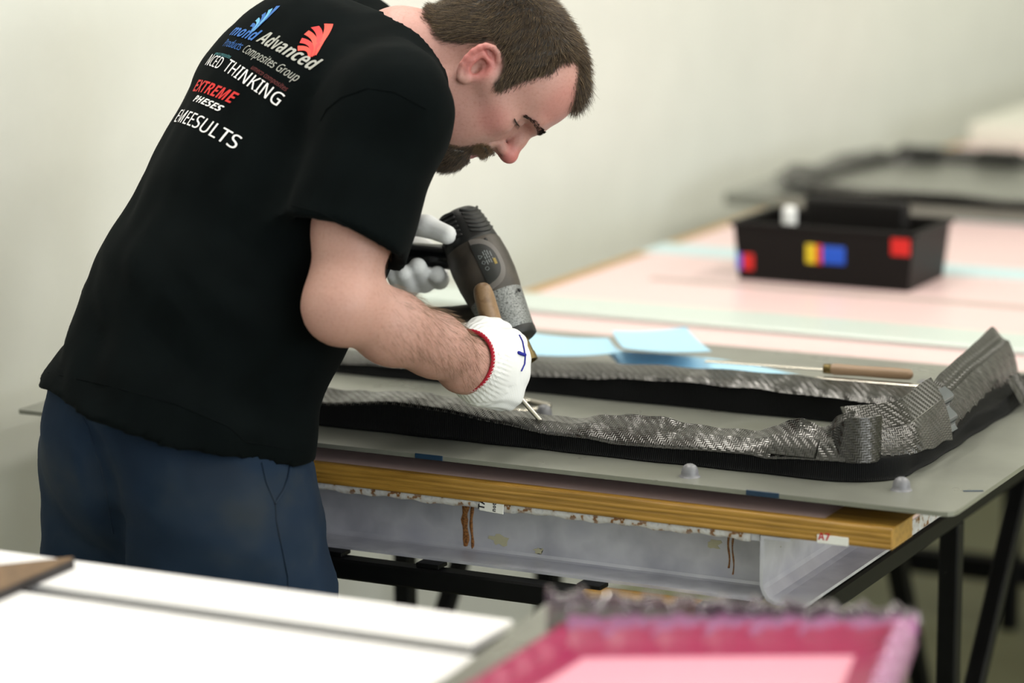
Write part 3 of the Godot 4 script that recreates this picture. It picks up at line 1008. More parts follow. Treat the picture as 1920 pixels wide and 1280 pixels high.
# ---------------------------------------------------------------- things on the tables
func make_toolbox():
	var t = thing("tool_caddy", "black plastic tool caddy with a centre handle and coloured badges on the pink table", "caddy", Vector3(-1.885, 0.8425, -5.2))
	var W := 0.165
	var D := 0.10
	var H := 0.105
	var tp := 1.06
	var b := MB.new()
	# tapering walls with thickness, floor
	var th := 0.004
	for s in [[Vector3(-W, 0, D), Vector3(W, 0, D)], [Vector3(W, 0, D), Vector3(W, 0, -D)], [Vector3(W, 0, -D), Vector3(-W, 0, -D)], [Vector3(-W, 0, -D), Vector3(-W, 0, D)]]:
		var p: Vector3 = s[0]
		var q: Vector3 = s[1]
		var up := Vector3(0, H, 0)
		var p2 := Vector3(p.x * tp, H, p.z * tp)
		var q2 := Vector3(q.x * tp, H, q.z * tp)
		var inn := -(p + q).normalized() * th
		b.poly([p, q, q2, p2], -inn)
		b.poly([p + inn, q + inn, q2 + inn, p2 + inn], inn)
		b.poly([p2, q2, q2 + inn, p2 + inn], up)
	b.box(Vector3(0, 0.003, 0), Vector3(2 * W, 0.006, 2 * D), 0.001)
	var bd = part(t, "tray_body", b, M.tool_plastic)
	for s in [-1, 1]:
		var rm := MB.new()
		rm.box(Vector3(0, H, s * D * tp), Vector3(2 * W * tp + 0.014, 0.009, 0.010), 0.003)
		part(bd, "rim", rm, M.tool_plastic)
		var rn := MB.new()
		rn.box(Vector3(s * W * tp, H, 0), Vector3(0.010, 0.009, 2 * D * tp), 0.003)
		part(bd, "rim", rn, M.tool_plastic)
	var h := MB.new()
	h.box(Vector3(0.03, 0.055, 0), Vector3(0.20, 0.10, 0.012), 0.003)
	part(t, "divider", h, M.tool_plastic)
	var hh := MB.new()
	hh.box(Vector3(0.028, 0.118, 0), Vector3(0.20, 0.064, 0.034), 0.008)
	part(t, "handle", hh, M.tool_plastic)
	var slope := Basis(Vector3.RIGHT, 0.057)
	var badge := func(x: float, y: float, w: float, hgt: float, mt: Material, called: String):
		var g := MB.new()
		g.box(Vector3(x, y, D + (y / H) * D * (tp - 1.0) + 0.0012), Vector3(w, hgt, 0.003), 0.0012, slope)
		part(bd, called, g, mt)
	badge.call(-0.022, 0.058, 0.020, 0.036, M.badge_yellow, "badge")
	badge.call(-0.006, 0.058, 0.012, 0.036, M.badge_red, "badge")
	badge.call(0.022, 0.058, 0.044, 0.033, M.badge_blue, "badge")
	badge.call(-0.146, 0.034, 0.022, 0.031, M.badge_red, "badge")
	badge.call(-0.163, 0.034, 0.012, 0.031, M.badge_blue, "badge")
	badge.call(0.150, 0.082, 0.036, 0.032, M.badge_red, "badge")
	for k in [[-0.125, -0.02, 0.6], [-0.11, 0.03, 0.3]]:
		var pen = thing("marker_pen", "dark marker pen leaning in the left of the tool caddy, %s" % ["behind the white capped bottle", "nearest the front wall"][int(k[1] > 0)], "pen", t.position + Vector3(k[0], 0.0145, k[1]), 0.0, "pens in the caddy")
		var pm := MB.new()
		var d0 := Vector3(sin(k[2]) * 0.4, 1, 0).normalized()
		pm.tube([Vector3.ZERO, d0 * 0.07], [0.006, 0.006], 12)
		part(pen, "barrel", pm, M.gun_plastic)
		var pc := MB.new()
		pc.tube([d0 * 0.07, d0 * 0.105], [0.0068, 0.0062], 12)
		part(pen, "cap", pc, M.tool_plastic)
	var bt = thing("glue_bottle", "small white capped bottle standing in the black tool caddy", "bottle", t.position + Vector3(-0.088, 0.0065, 0.045))
	var g := MB.new()
	g.lathe([[0.0001, 0.0], [0.016, 0.0], [0.0175, 0.002], [0.0175, 0.075], [0.016, 0.083], [0.009, 0.09], [0.009, 0.096]], 24)
	part(bt, "bottle_body", g, M.tool_plastic)
	var cp := MB.new()
	cp.lathe([[0.0125, 0.088], [0.0135, 0.089], [0.0135, 0.118], [0.012, 0.124], [0.007, 0.128], [0.0001, 0.129]], 24)
	part(bt, "cap", cp, M.paper)

func make_blue_sheets():
	# corners: far left, far right, near right, near left; bow, front drop
	var specs := [
		["lowest pale blue film sheet, its long tail running right towards the wooden spatula", [Vector3(-1.90, 0.878, -4.17), Vector3(-1.715, 0.874, -4.20), Vector3(-1.53, 0.860, -4.17), Vector3(-1.79, 0.862, -4.04)], 0.004],
		["pale blue film sheet on the left of the pile, close to the heat gun", [Vector3(-2.09, 0.888, -4.22), Vector3(-1.905, 0.893, -4.195), Vector3(-1.826, 0.898, -4.08), Vector3(-1.976, 0.890, -4.035)], -0.008],
		["top pale blue film sheet with a raised front edge, right of the other sheets", [Vector3(-1.912, 0.900, -4.225), Vector3(-1.822, 0.899, -4.31), Vector3(-1.693, 0.906, -4.105), Vector3(-1.82, 0.907, -4.065)], -0.006]]
	for s in specs:
		var k: Array = s[1]
		var c: Vector3 = (k[0] + k[1] + k[2] + k[3]) / 4.0
		c.y = k[2].y - 0.02
		var rows := []
		for i in 17:
			var row := []
			for j in 13:
				var u := i / 16.0
				var w := j / 12.0
				var p: Vector3 = k[0].lerp(k[1], u).lerp(k[3].lerp(k[2], u), w)
				p.y += s[2] * 4.0 * u * (1.0 - u) * 0.6 + s[2] * 4.0 * w * (1.0 - w) * 0.5
				row.append(p - c)
			rows.append(row)
		var b := MB.new()
		b.sheet(rows, 0.0012)
		solo("film_sheet", s[0], "film", b, M.blue_film, c, "blue film sheets")

func make_small_tools():
	# wooden handled spatula lying on the rear carbon strip
	var t = thing("spatula", "thin steel spatula with a pale wooden handle lying on the rear carbon strip", "spatula", Vector3(-1.42, 0.918, -4.0), 0.10)
	var b := MB.new()
	b.tube([Vector3(-0.045, 0, 0), Vector3(-0.035, 0, 0), Vector3(0.0, 0, 0), Vector3(0.05, 0, 0), Vector3(0.072, 0, 0)], [0.0068, 0.0085, 0.0078, 0.0085, 0.008], 16)
	part(t, "handle", b, M.wood_pale)
	var f := MB.new()
	f.lathe([[0.0001, -0.052], [0.0073, -0.052], [0.0076, -0.04], [0.0001, -0.04]], 16, Vector3.ZERO, Basis(Vector3.BACK, -PI / 2))
	part(t, "ferrule", f, M.brass)
	var bl := MB.new()
	bl.box(Vector3(-0.14, -0.001, 0), Vector3(0.18, 0.0022, 0.014), 0.0006)
	part(t, "blade", bl, M.steel)
	var t2 = thing("steel_rule", "narrow steel rule with a dark grip under the wooden spatula handle", "rule", Vector3(-1.40, 0.907, -3.985), 0.06)
	var rl := MB.new()
	rl.box(Vector3(0, 0, 0), Vector3(0.16, 0.003, 0.018), 0.0008)
	part(t2, "rule_blade", rl, M.steel)
	# bright metal buckle on the plate behind the gloved hand
	var r = thing("metal_clip", "bright wire loop clip lying on the grey plate behind the gloved hand", "clip", Vector3(-1.885, TOP + 0.0042, -3.815), -0.35)
	var lp := MB.new()
	var path := []
	for k in 5:
		for a in 6:
			var c: Vector2 = [Vector2(0.04, 0.022), Vector2(-0.04, 0.022), Vector2(-0.04, -0.022), Vector2(0.04, -0.022), Vector2(0.04, 0.022)][k]
			var an: float = [0.0, PI / 2, PI, 3 * PI / 2, TAU][k] + a / 5.0 * PI / 2
			if k == 4 and a > 0: continue
			path.append(Vector3(c.x + 0.01 * cos(an), 0, c.y + 0.01 * sin(an)))
	var rad := []
	for p in path: rad.append(0.004)
	lp.tube(path, rad, 10, false)
	part(r, "loop", lp, M.steel)
	var tg := MB.new()
	tg.box(Vector3(0.0, 0.002, 0.0), Vector3(0.012, 0.003, 0.06), 0.001)
	part(r, "tongue", tg, M.steel)
# ---------------------------------------------------------------- carbon fibre lay-up
func curve(pts: Array, x: float) -> float:
	if x <= pts[0][0]: return pts[0][1]
	for i in range(1, pts.size()):
		if x <= pts[i][0]:
			var f: float = (x - pts[i - 1][0]) / (pts[i][0] - pts[i - 1][0])
			f = f * f * (3.0 - 2.0 * f) * 0.5 + f * 0.5
			return lerpf(pts[i - 1][1], pts[i][1], f)
	return pts[-1][1]

func frame_path(n: int) -> Array:
	# outer foot line of the near frame: along the front, round the corner, back along the right side
	var out := []
	var r := 0.085
	var x1 := -1.226
	var z1 := -3.578
	var L1 := 2.16 + (x1 - r)
	var L2 := r * PI / 2
	var L3 := 0.62
	for i in n:
		var s := (L1 + L2 + L3) * i / (n - 1.0)
		if s < L1:
			out.append([Vector3(-2.16 + s, TOP, z1), Vector3(0, 0, 1), s])
		elif s < L1 + L2:
			var a := (s - L1) / r
			out.append([Vector3(x1 - r + r * sin(a), TOP, z1 - r + r * cos(a)), Vector3(sin(a), 0, cos(a)), s])
		else:
			out.append([Vector3(x1, TOP, z1 - r - (s - L1 - L2)), Vector3(1, 0, 0), s])
	return out

func strip_part(t: Node3D, called: String, rows: Array, mt: Material, across: Array, label := "", thick := 0.0016):
	# rows of world points with uv in metres: v along the strip, u across it
	var o: Vector3 = t.position
	var uvs := []
	var rel := []
	var run := 0.0
	for i in rows.size():
		if i > 0: run += rows[i][0].distance_to(rows[i - 1][0])
		var a := []
		var b := []
		var w := 0.0
		for j in rows[i].size():
			if j > 0: w += rows[i][j].distance_to(rows[i][j - 1])
			a.append(rows[i][j] - o)
			b.append(Vector2(run, w))
		rel.append(a)
		uvs.append(b)
	var m := MB.new()
	m.sheet(rel, thick, uvs)
	return part(t, called, m, mt, label)

func make_carbon():
	# the upright dark skirt, one continuous ply round the frame
	var t = thing("cloth_skirt", "upright ribbed black cloth skirt curving round the front right corner of the frame", "cloth strip", Vector3(-1.6, TOP, -3.7))
	var edge := [[-2.16, 0.030], [-2.06, 0.034], [-1.95, 0.045], [-1.88, 0.043], [-1.786, 0.034], [-1.712, 0.026], [-1.654, 0.026], [-1.613, 0.022], [-1.552, 0.0235], [-1.48, 0.0265], [-1.42, 0.0275], [-1.394, 0.0245], [-1.348, 0.0285], [-1.29, 0.031]]
	var fp := frame_path(220)
	var Lc := 2.16 - 1.226 - 0.085
	var top_h := func(s: float) -> float:
		if s < Lc: return curve(edge, -2.16 + s)
		return curve([[Lc, 0.031], [Lc + 0.10, 0.029], [Lc + 0.20, 0.020], [Lc + 0.32, 0.016], [Lc + 0.42, 0.026], [Lc + 0.52, 0.018], [Lc + 0.62, 0.024], [Lc + 0.9, 0.022]], s)
	var rows := []
	for q in fp:
		var p: Vector3 = q[0]
		var nn: Vector3 = q[1]
		var h: float = top_h.call(q[2])
		var w := 0.0012 * sin(q[2] * 55.0) + 0.001 * sin(q[2] * 23.0 + 1.0)
		var row := []
		row.append(p + nn * (0.004 + w) + Vector3(0, 0.0012, 0))
		row.append(p + nn * (0.0015 + w) + Vector3(0, 0.003, 0))
		for j in 5:
			var fj := j / 4.0
			row.append(p + nn * (w * (1.0 - fj) - 0.002 * fj) + Vector3(0, lerpf(0.006, h - 0.002, fj), 0))
		row.append(p - nn * 0.004 + Vector3(0, h, 0))
		rows.append(row)
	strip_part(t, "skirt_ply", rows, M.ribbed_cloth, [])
	# a bond line of mould behind the skirt keeps it upright
	var core := []
	for q in frame_path(120):
		var p: Vector3 = q[0]
		var nn: Vector3 = q[1]
		core.append([p - nn * 0.004 + Vector3(0, 0.0008, 0), p - nn * 0.005 + Vector3(0, 0.018, 0), p - nn * 0.05 + Vector3(0, 0.018, 0), p - nn * 0.052 + Vector3(0, 0.0008, 0)])
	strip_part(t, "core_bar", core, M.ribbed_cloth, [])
	# front top ply: sloped glossy face, then a wavy flap
	var f = thing("carbon_strip", "glossy carbon fibre strip with a wavy upper edge along the front of the frame", "carbon ply", Vector3(-1.7, TOP + 0.03, -3.62), 0.0, "carbon fibre strips")
	var fold := [[-2.16, 0.034], [-1.95, 0.043], [-1.80, 0.037], [-1.722, 0.0355], [-1.646, 0.0375], [-1.56, 0.0375], [-1.48, 0.0395], [-1.42, 0.0415], [-1.358, 0.046], [-1.32, 0.052], [-1.28, 0.06]]
	var tops := [[-2.16, 0.041], [-2.045, 0.0445], [-1.921, 0.0445], [-1.847, 0.041], [-1.799, 0.039], [-1.756, 0.0365], [-1.687, 0.0375], [-1.641, 0.047], [-1.61, 0.0505], [-1.569, 0.051], [-1.529, 0.047], [-1.488, 0.0435], [-1.428, 0.046], [-1.399, 0.054], [-1.378, 0.067], [-1.362, 0.0715], [-1.347, 0.066], [-1.335, 0.0615], [-1.321, 0.066], [-1.305, 0.082], [-1.285, 0.089], [-1.262, 0.089]]
	var rf := []
	var rf2 := []
	for i in 230:
		var x := lerpf(-2.15, -1.285, i / 229.0)
		var h0 := curve(edge, x)
		var h1 := maxf(curve(fold, x), h0 + 0.004)
		var h2 := maxf(curve(tops, x), h1 + 0.002)
		var rip := 0.0008 * sin(x * 120.0) + 0.0006 * sin(x * 71.0)
		var bulge := smoothstep(-1.41, -1.30, x)
		var z0 := -3.5775
		var z1 := -3.597 + 0.004 * bulge
		var z2 := -3.625 + 0.018 * bulge + 0.006 * bulge * sin(x * 95.0)
		var row := [Vector3(x, TOP + h0 - 0.0035, z0 + 0.0022), Vector3(x, TOP + h0, z0 + 0.0015)]
		for j in range(1, 7):
			var w := j / 6.0
			row.append(Vector3(x, TOP + lerpf(h0, h1, w) + rip * w, lerpf(z0, z1, w) + 0.002 * sin(w * PI)))
		rf.append(row)
		var row2 := []
		for j in 8:
			var w := j / 7.0
			row2.append(Vector3(x, TOP + lerpf(h1, h2, w) + rip, lerpf(z1, z2, w) - 0.003 * sin(w * PI) * (1.0 - bulge)))
		rf2.append(row2)
	strip_part(f, "sloped_face", rf, M.carbon, [])
	strip_part(f, "flap", rf2, M.carbon, [])
	# small square patch over the strip
	var pr := []
	for i in 12:
		var x := lerpf(-1.394, -1.327, i / 11.0)
		var row := []
		for j in 7:
			var w := j / 6.0
			row.append(Vector3(x, TOP + 0.029 + 0.021 * w, -3.5728 - 0.019 * w + 0.002 * sin(w * PI)))
		pr.append(row)
	strip_part(f, "patch", pr, M.carbon, [], "small square of carbon cloth laid over the strip")
	# end of the ply curling up in a half round before the corner
	var cu := []
	for i in 30:
		var a := i / 29.0
		var ang := lerpf(-1.25, 1.75, a)
		var row := []
		for j in 10:
			var w := j / 9.0
			var hh := lerpf(0.027, lerpf(0.060, 0.088, smoothstep(0.0, 0.45, a)) - 0.003 * a, w)
			row.append(Vector3(-1.284 + 0.034 * sin(ang) + 0.004 * w * sin(a * 6.0), TOP + hh, -3.606 + 0.030 * cos(ang) - 0.006 * w))
		cu.append(row)
	strip_part(f, "curled_end", cu, M.carbon, [], "curled end of the strip standing up before the corner")
	# corner patch: olive upper facet, ribbed lower facet
	var c = thing("carbon_corner", "folded carbon fibre patch at the near right corner", "carbon ply", Vector3(-1.26, TOP + 0.03, -3.70), 0.0, "carbon fibre strips")
	var lowr := []
	var upr := []
	for i in 30:
		var s := i / 29.0
		var base := Vector3(lerpf(-1.268, -1.219, smoothstep(0.0, 0.45, s)), TOP, lerpf(-3.592, -3.815, s))
		var hb := lerpf(0.030, 0.018, s) + 0.002 * sin(s * 17.0)
		var hm := lerpf(0.056, 0.071, s)
		var ht := lerpf(0.092, 0.092, s) - 0.004 * sin(s * 5.0)
		var inn := Vector3(-0.8, 0, -0.3).normalized()
		var r1 := []
		for j in 6:
			var w := j / 5.0
			r1.append(base + Vector3(0, lerpf(hb, hm, w), 0) + inn * (0.018 * w - 0.003 * sin(w * PI)))
		lowr.append(r1)
		var r2 := []
		for j in 6:
			var w := j / 5.0
			r2.append(base + Vector3(0, lerpf(hm, ht, w) + 0.0008, 0) + inn * (0.018 + 0.022 * w))
		upr.append(r2)
	strip_part(c, "lower_facet", lowr, M.carbon, [])
	strip_part(c, "upper_facet", upr, M.carbon, [])
	# right hand ply, taller and torn at its far end
	var g = thing("carbon_strip", "stiff folded carbon fibre strip with a torn end along the right of the frame", "carbon ply", Vector3(-1.28, TOP + 0.05, -4.0), 0.0, "carbon fibre strips")
	var rl := []
	var ru := []
	for i in 40:
		var s := i / 39.0
		var z := lerpf(-3.85, -4.205, s)
		var jag := 0.0025 * sin(i * 1.7) + 0.002 * sin(i * 3.1)
		var hb := curve([[0.0, 0.020], [0.3, 0.032], [0.55, 0.040], [0.8, 0.034], [1.0, 0.030]], s) + jag
		var hm := curve([[0.0, 0.052], [0.15, 0.064], [0.5, 0.074], [1.0, 0.084]], s)
		var ht := curve([[0.0, 0.070], [0.18, 0.086], [0.5, 0.094], [0.7, 0.100], [0.93, 0.108], [1.0, 0.100]], s)
		var x := -1.233 - 0.012 * s
		var r1 := []
		var r2 := []
		for j in 6:
			var w := j / 5.0
			r1.append(Vector3(x - 0.016 * w + 0.003 * sin(w * PI), TOP + lerpf(hb, hm, w), z + jag * (1.0 if i == 39 else 0.0)))
			r2.append(Vector3(x - 0.016 - 0.020 * w, TOP + lerpf(hm, ht, w) - 0.004 * sin(w * PI), z + jag * 1.5 * (1.0 if i == 39 else 0.0)))
		rl.append(r1)
		ru.append(r2)
	strip_part(g, "side_ply", rl, M.carbon, [])
	strip_part(g, "top_ply", ru, M.carbon, [])
	# torn tongue hanging off the right side
	var tn := []
	for i in 14:
		var s := i / 13.0
		var row := []
		for j in 7:
			var w := j / 6.0
			row.append(Vector3(-1.232 + 0.020 * w + 0.004 * sin(s * 9.0), TOP + 0.048 - 0.032 * w - 0.006 * sin(s * 11.0) * w, -4.10 - 0.055 * s))
		tn.append(row)
	strip_part(g, "torn_tongue", tn, M.carbon, [], "torn tongue of cloth hanging down")
	# shiny tape at the joint of corner patch and side strip
	var tp := []
	for i in 16:
		var s := i / 15.0
		var row := []
		for j in 5:
			var w := j / 4.0
			row.append(Vector3(-1.226 - 0.016 * s - 0.004 * sin(s * 14.0), TOP + lerpf(0.022, 0.080, s), -3.825 - 0.035 * w + 0.004 * sin(s * 10.0 + w * 3.0)))
		tp.append(row)
	strip_part(g, "joint_tape", tp, M.tape_silver, [], "shiny film over the joint")
	# rear strip: dark inner wall towards the camera, glossy top
	var k = thing("carbon_strip", "dark carbon fibre strip along the rear of the frame, glossy on top", "carbon ply", Vector3(-1.8, TOP, -3.95), 0.0, "carbon fibre strips")
	var wall := []
	var topr := []
	for i in 150:
		var x := lerpf(-2.26, -1.325, i / 149.0)
		var h: float = curve([[-2.26, 0.020], [-2.05, 0.024], [-1.90, 0.029], [-1.675, 0.041], [-1.556, 0.041], [-1.419, 0.038], [-1.32, 0.036]], x)
		var ht: float = curve([[-2.26, 0.028], [-1.917, 0.040], [-1.708, 0.049], [-1.548, 0.053], [-1.354, 0.051]], x)
		var w := 0.0015 * sin(x * 31.0)
		wall.append([Vector3(x, TOP + 0.001, -3.918 + w), Vector3(x, TOP + h * 0.35, -3.921 + w), Vector3(x, TOP + h * 0.7, -3.923), Vector3(x, TOP + h - 0.001, -3.924)])
		var row := []
		for j in 8:
			var fj := j / 7.0
			row.append(Vector3(x, TOP + lerpf(h - 0.004, ht, sqrt(fj)) + 0.0008 * sin(x * 60.0 + fj * 4.0), -3.9205 - 0.046 * fj + 0.0015 * sin(x * 90.0) * (1.0 - fj)))
		topr.append(row)
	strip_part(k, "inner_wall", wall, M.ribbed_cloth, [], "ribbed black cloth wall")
	strip_part(k, "top_ply", topr, M.carbon, [])
	var kb := []
	for i in 60:
		var x := lerpf(-2.26, -1.34, i / 59.0)
		kb.append([Vector3(x, TOP + 0.0008, -3.928), Vector3(x, TOP + 0.020, -3.928), Vector3(x, TOP + 0.020, -3.972), Vector3(x, TOP + 0.0008, -3.972)])
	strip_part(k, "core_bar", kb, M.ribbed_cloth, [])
# ---------------------------------------------------------------- heat gun and pick
func make_heat_gun():
	# axis from the rear cap down to the nozzle
	var rear := spot(860, 408, 4.20)
	var front := spot(972, 648, 4.15)
	var ax := (front - rear).normalized()
	var toward := -(cam_basis * Vector3.FORWARD)
	var side := toward.cross(ax).normalized()            # screen right-ish
	var face := ax.cross(side).normalized()
	if face.dot(toward) < 0: face = -face
	var bs := Basis(side, ax, side.cross(ax))            # y along the axis
	var t = thing("heat_gun", "worn dark grey heat gun with a ribbed rear cap held in the far gloved hand", "heat gun", rear)
	var L := rear.distance_to(front)
	var b := MB.new()
	b.lathe([[0.0385, 0.046], [0.041, 0.052], [0.043, 0.075], [0.0425, 0.10], [0.040, 0.122], [0.038, 0.130]], 40, Vector3.ZERO, bs)
	var body = part(t, "body", b, M.gun_plastic)
	var c := MB.new()
	c.lathe([[0.0002, -0.010], [0.014, -0.0095], [0.024, -0.006], [0.0305, 0.0], [0.034, 0.012], [0.0365, 0.028], [0.039, 0.044], [0.0395, 0.0500], [0.036, 0.0502]], 40, Vector3.ZERO, bs)
	var cap = part(t, "rear_cap", c, M.gun_rubber, "black rubber rear cap with raised cooling ribs")
	for k in 6:
		var y := -0.001 + k * 0.0072
		var r := lerpf(0.0302, 0.0385, (y + 0.001) / 0.04)
		for arc in [[0.25, 1.35], [1.75, 2.75]]:
			var path := []
			var rad := []
			for i in 14:
				var a := lerpf(arc[0], arc[1], i / 13.0)
				path.append(bs * Vector3(cos(a) * (r + 0.0006), y + 0.006 * sin(i / 13.0 * PI) * (1.0 if arc[0] < 1.0 else -0.3), -sin(a) * (r + 0.0006) * (1.0 if bs.z.dot(face) < 0 else -1.0)))
				rad.append(0.0026 * (0.7 + 0.3 * sin(i / 13.0 * PI)))
			var rb := MB.new()
			rb.tube(path, rad, 8)
			part(cap, "rib", rb, M.gun_rubber)
	var s := MB.new()
	s.lathe([[0.0382, 0.128], [0.0385, 0.130], [0.0362, 0.150], [0.0335, 0.172], [0.0322, 0.186], [0.028, 0.188]], 40, Vector3.ZERO, bs)
	part(t, "front_sleeve", s, M.gun_sleeve, "speckled grey metal sleeve at the front")
	var r2 := MB.new()
	r2.lathe([[0.0322, 0.185], [0.0326, 0.187], [0.0318, 0.196], [0.027, 0.1985], [0.017, 0.199]], 40, Vector3.ZERO, bs)
	part(t, "end_ring", r2, M.gun_rubber)
	var nz := MB.new()
	nz.lathe([[0.0125, 0.197], [0.0125, 0.220], [0.0135, 0.221], [0.0135, 0.232], [0.011, 0.232], [0.011, 0.205]], 28, bs * Vector3(0.004, 0, 0), bs)
	part(t, "nozzle", nz, M.brass, "brownish metal nozzle")
	# label: half oval sunk in a raised rim on the side facing the camera
	var lab := func(scale: float, lift: float, mt: Material, called: String, par: Node):
		var rows := []
		var steps := 26
		for i in steps + 1:
			var v := i / float(steps)
			var row := []
			var y := lerpf(-0.031, 0.031, v) * scale
			var wd := 0.029 * scale * sqrt(maxf(0.0, 1.0 - pow(absf(y) / (0.0312 * scale), 2.4)))
			for j in 9:
				var xx := lerpf(-0.004 * scale - 0.008 * (1.0 - scale), wd - 0.004, j / 8.0) + 0.0015
				var a := xx / 0.0428
				row.append(bs.y * (0.088 + y) + side * (sin(a) * (0.0428 + lift)) + face * (cos(a) * (0.0428 + lift)))
			rows.append(row)
		var m := MB.new()
		m.sheet(rows, 0.0008)
		return part(par, called, m, mt)
	lab.call(1.25, 0.0004, M.gun_rim, "label_rim", body)
	var lb = lab.call(1.0, 0.0012, M.gun_label, "label", body)
	var up := -ax
	# printed lines too small to read: short flat bars
	var dash := func(xx: float, y0: float, ln: float, wd: float, mt: Material):
		var a := xx / 0.0428
		var nn: Vector3 = side * sin(a) + face * cos(a)
		var tx := (side * cos(a) - face * sin(a)).normalized()
		var q := MB.new()
		q.box(bs.y * (y0 + ln / 2) + nn * 0.0445, Vector3(wd, ln, 0.0005), 0.0001, Basis(tx, bs.y, tx.cross(bs.y)))
		part(lb, "print", q, mt)
	for pl in [[0.0095, 0.072, [0.006, 0.004, 0.007]], [0.0125, 0.071, [0.003, 0.008, 0.005]], [0.0155, 0.072, [0.007, 0.003, 0.006]], [0.0190, 0.0745, [0.008, 0.002]]]:
		var y: float = pl[1]
		for ln in pl[2]:
			dash.call(pl[0], y, ln, 0.0012, M.label_print)
			y += ln + 0.0016
	dash.call(0.0205, 0.086, 0.009, 0.0042, M.label_gold)
	for i in 3:
		var rg := MB.new()
		var ctr := 0.078 + i * 0.0095
		var a := (0.0035 + i * 0.0012) / 0.0428
		var nn: Vector3 = side * sin(a) + face * cos(a)
		var tx := (side * cos(a) - face * sin(a)).normalized()
		var path := []
		var rad := []
		for q in 13:
			var an := TAU * q / 12.0
			var n_side: float = [3.0, 4.0, 12.0][i]
			var rr: float = 0.0026 * cos(PI / n_side) / cos(fposmod(an, TAU / n_side) - PI / n_side) * [1.35, 1.1, 1.0][i]
			path.append(bs.y * ctr + nn * 0.0445 + tx * cos(an) * rr + ax * sin(an) * rr)
			rad.append(0.00035)
		rg.tube(path, rad, 6, false)
		part(lb, "symbol", rg, M.label_print)
	# grip loop: upper grip, lower guard, back post
	var O := rear
	var g := MB.new()
	g.tube([spot(852, 482, 4.20) - O, spot(820, 480, 4.205) - O, spot(785, 477, 4.215) - O, spot(750, 476, 4.225) - O, spot(705, 486, 4.24) - O, spot(680, 510, 4.25) - O, spot(672, 560, 4.25) - O], [0.0185, 0.0172, 0.0168, 0.0168, 0.0170, 0.017, 0.015], 20)
	part(t, "grip", g, M.gun_grip, "glossy black grip")
	var g2 := MB.new()
	g2.tube([spot(925, 583, 4.18) - O, spot(890, 586, 4.19) - O, spot(850, 590, 4.20) - O, spot(800, 592, 4.215) - O, spot(740, 588, 4.235) - O, spot(690, 575, 4.25) - O, spot(672, 555, 4.25) - O], [0.0155, 0.0135, 0.0125, 0.012, 0.012, 0.0125, 0.014], 16)
	part(t, "guard", g2, M.gun_plastic)
	var ring := MB.new()
	ring.tube([spot(846, 458, 4.172) - O, spot(870, 456, 4.165) - O, spot(900, 462, 4.162) - O, spot(925, 478, 4.165) - O], [0.0012, 0.0016, 0.0016, 0.0012], 8)
	part(body, "moulded_edge", ring, M.gun_rim)
	for p in [[935, 497], [962, 552], [912, 447]]:
		var sc := MB.new()
		var w := spot(p[0], p[1], 4.15)
		var d := (w - O) - ax * (w - O).dot(ax)
		var y := (w - O).dot(ax)
		var nn := d.normalized()
		var rr := 0.0425 if y > 0.05 else 0.039
		sc.lathe([[0.0001, 0.0003], [0.0016, 0.0003], [0.0026, -0.0006], [0.0028, -0.002]], 12, bs.y * y + nn * rr, Basis(nn.cross(ax), nn, nn.cross(ax).cross(nn)))
		part(body, "screw", sc, M.gun_rubber)

func make_pick():
	var top := spot(905, 545, 4.085)
	var low := spot(955, 724, 4.10)
	var O := low
	var t = thing("scraper_pick", "wooden handled pick with a bent steel shaft gripped upright in the near gloved hand", "pick", O)
	var m := MB.new()
	var path := []
	var rad := []
	for k in [[0.0, 0.0128], [0.04, 0.0137], [0.09, 0.0141], [0.15, 0.0143], [0.25, 0.0145], [0.45, 0.0147], [0.7, 0.0140], [0.9, 0.0115], [1.0, 0.0085]]:
		path.append(top.lerp(low, k[0]) - O)
		rad.append(k[1])
	m.tube(path, rad, 24)
	part(t, "handle", m, M.wood)
	var f := MB.new()
	f.tube([low - O - (low - top).normalized() * 0.012, low - O + (low - top).normalized() * 0.006], [0.0072, 0.0068], 16)
	part(t, "ferrule", f, M.brass)
	var s := MB.new()
	var tip := Vector3(-1.7655, TOP + 0.030, -3.583)
	tip = spot(1030, 809, proj_depth(tip))
	s.tube([low - O, spot(966, 738, 4.095) - O, spot(980, 751, 4.092) - O, spot(1006, 780, 4.09).lerp(tip, 0.2) - O, tip - O], [0.0034, 0.0033, 0.0033, 0.0031, 0.0026], 12)
	part(t, "shaft", s, M.steel)

func proj_depth(p: Vector3) -> float:
	return (p - EYE).dot(cam_basis * Vector3.FORWARD)
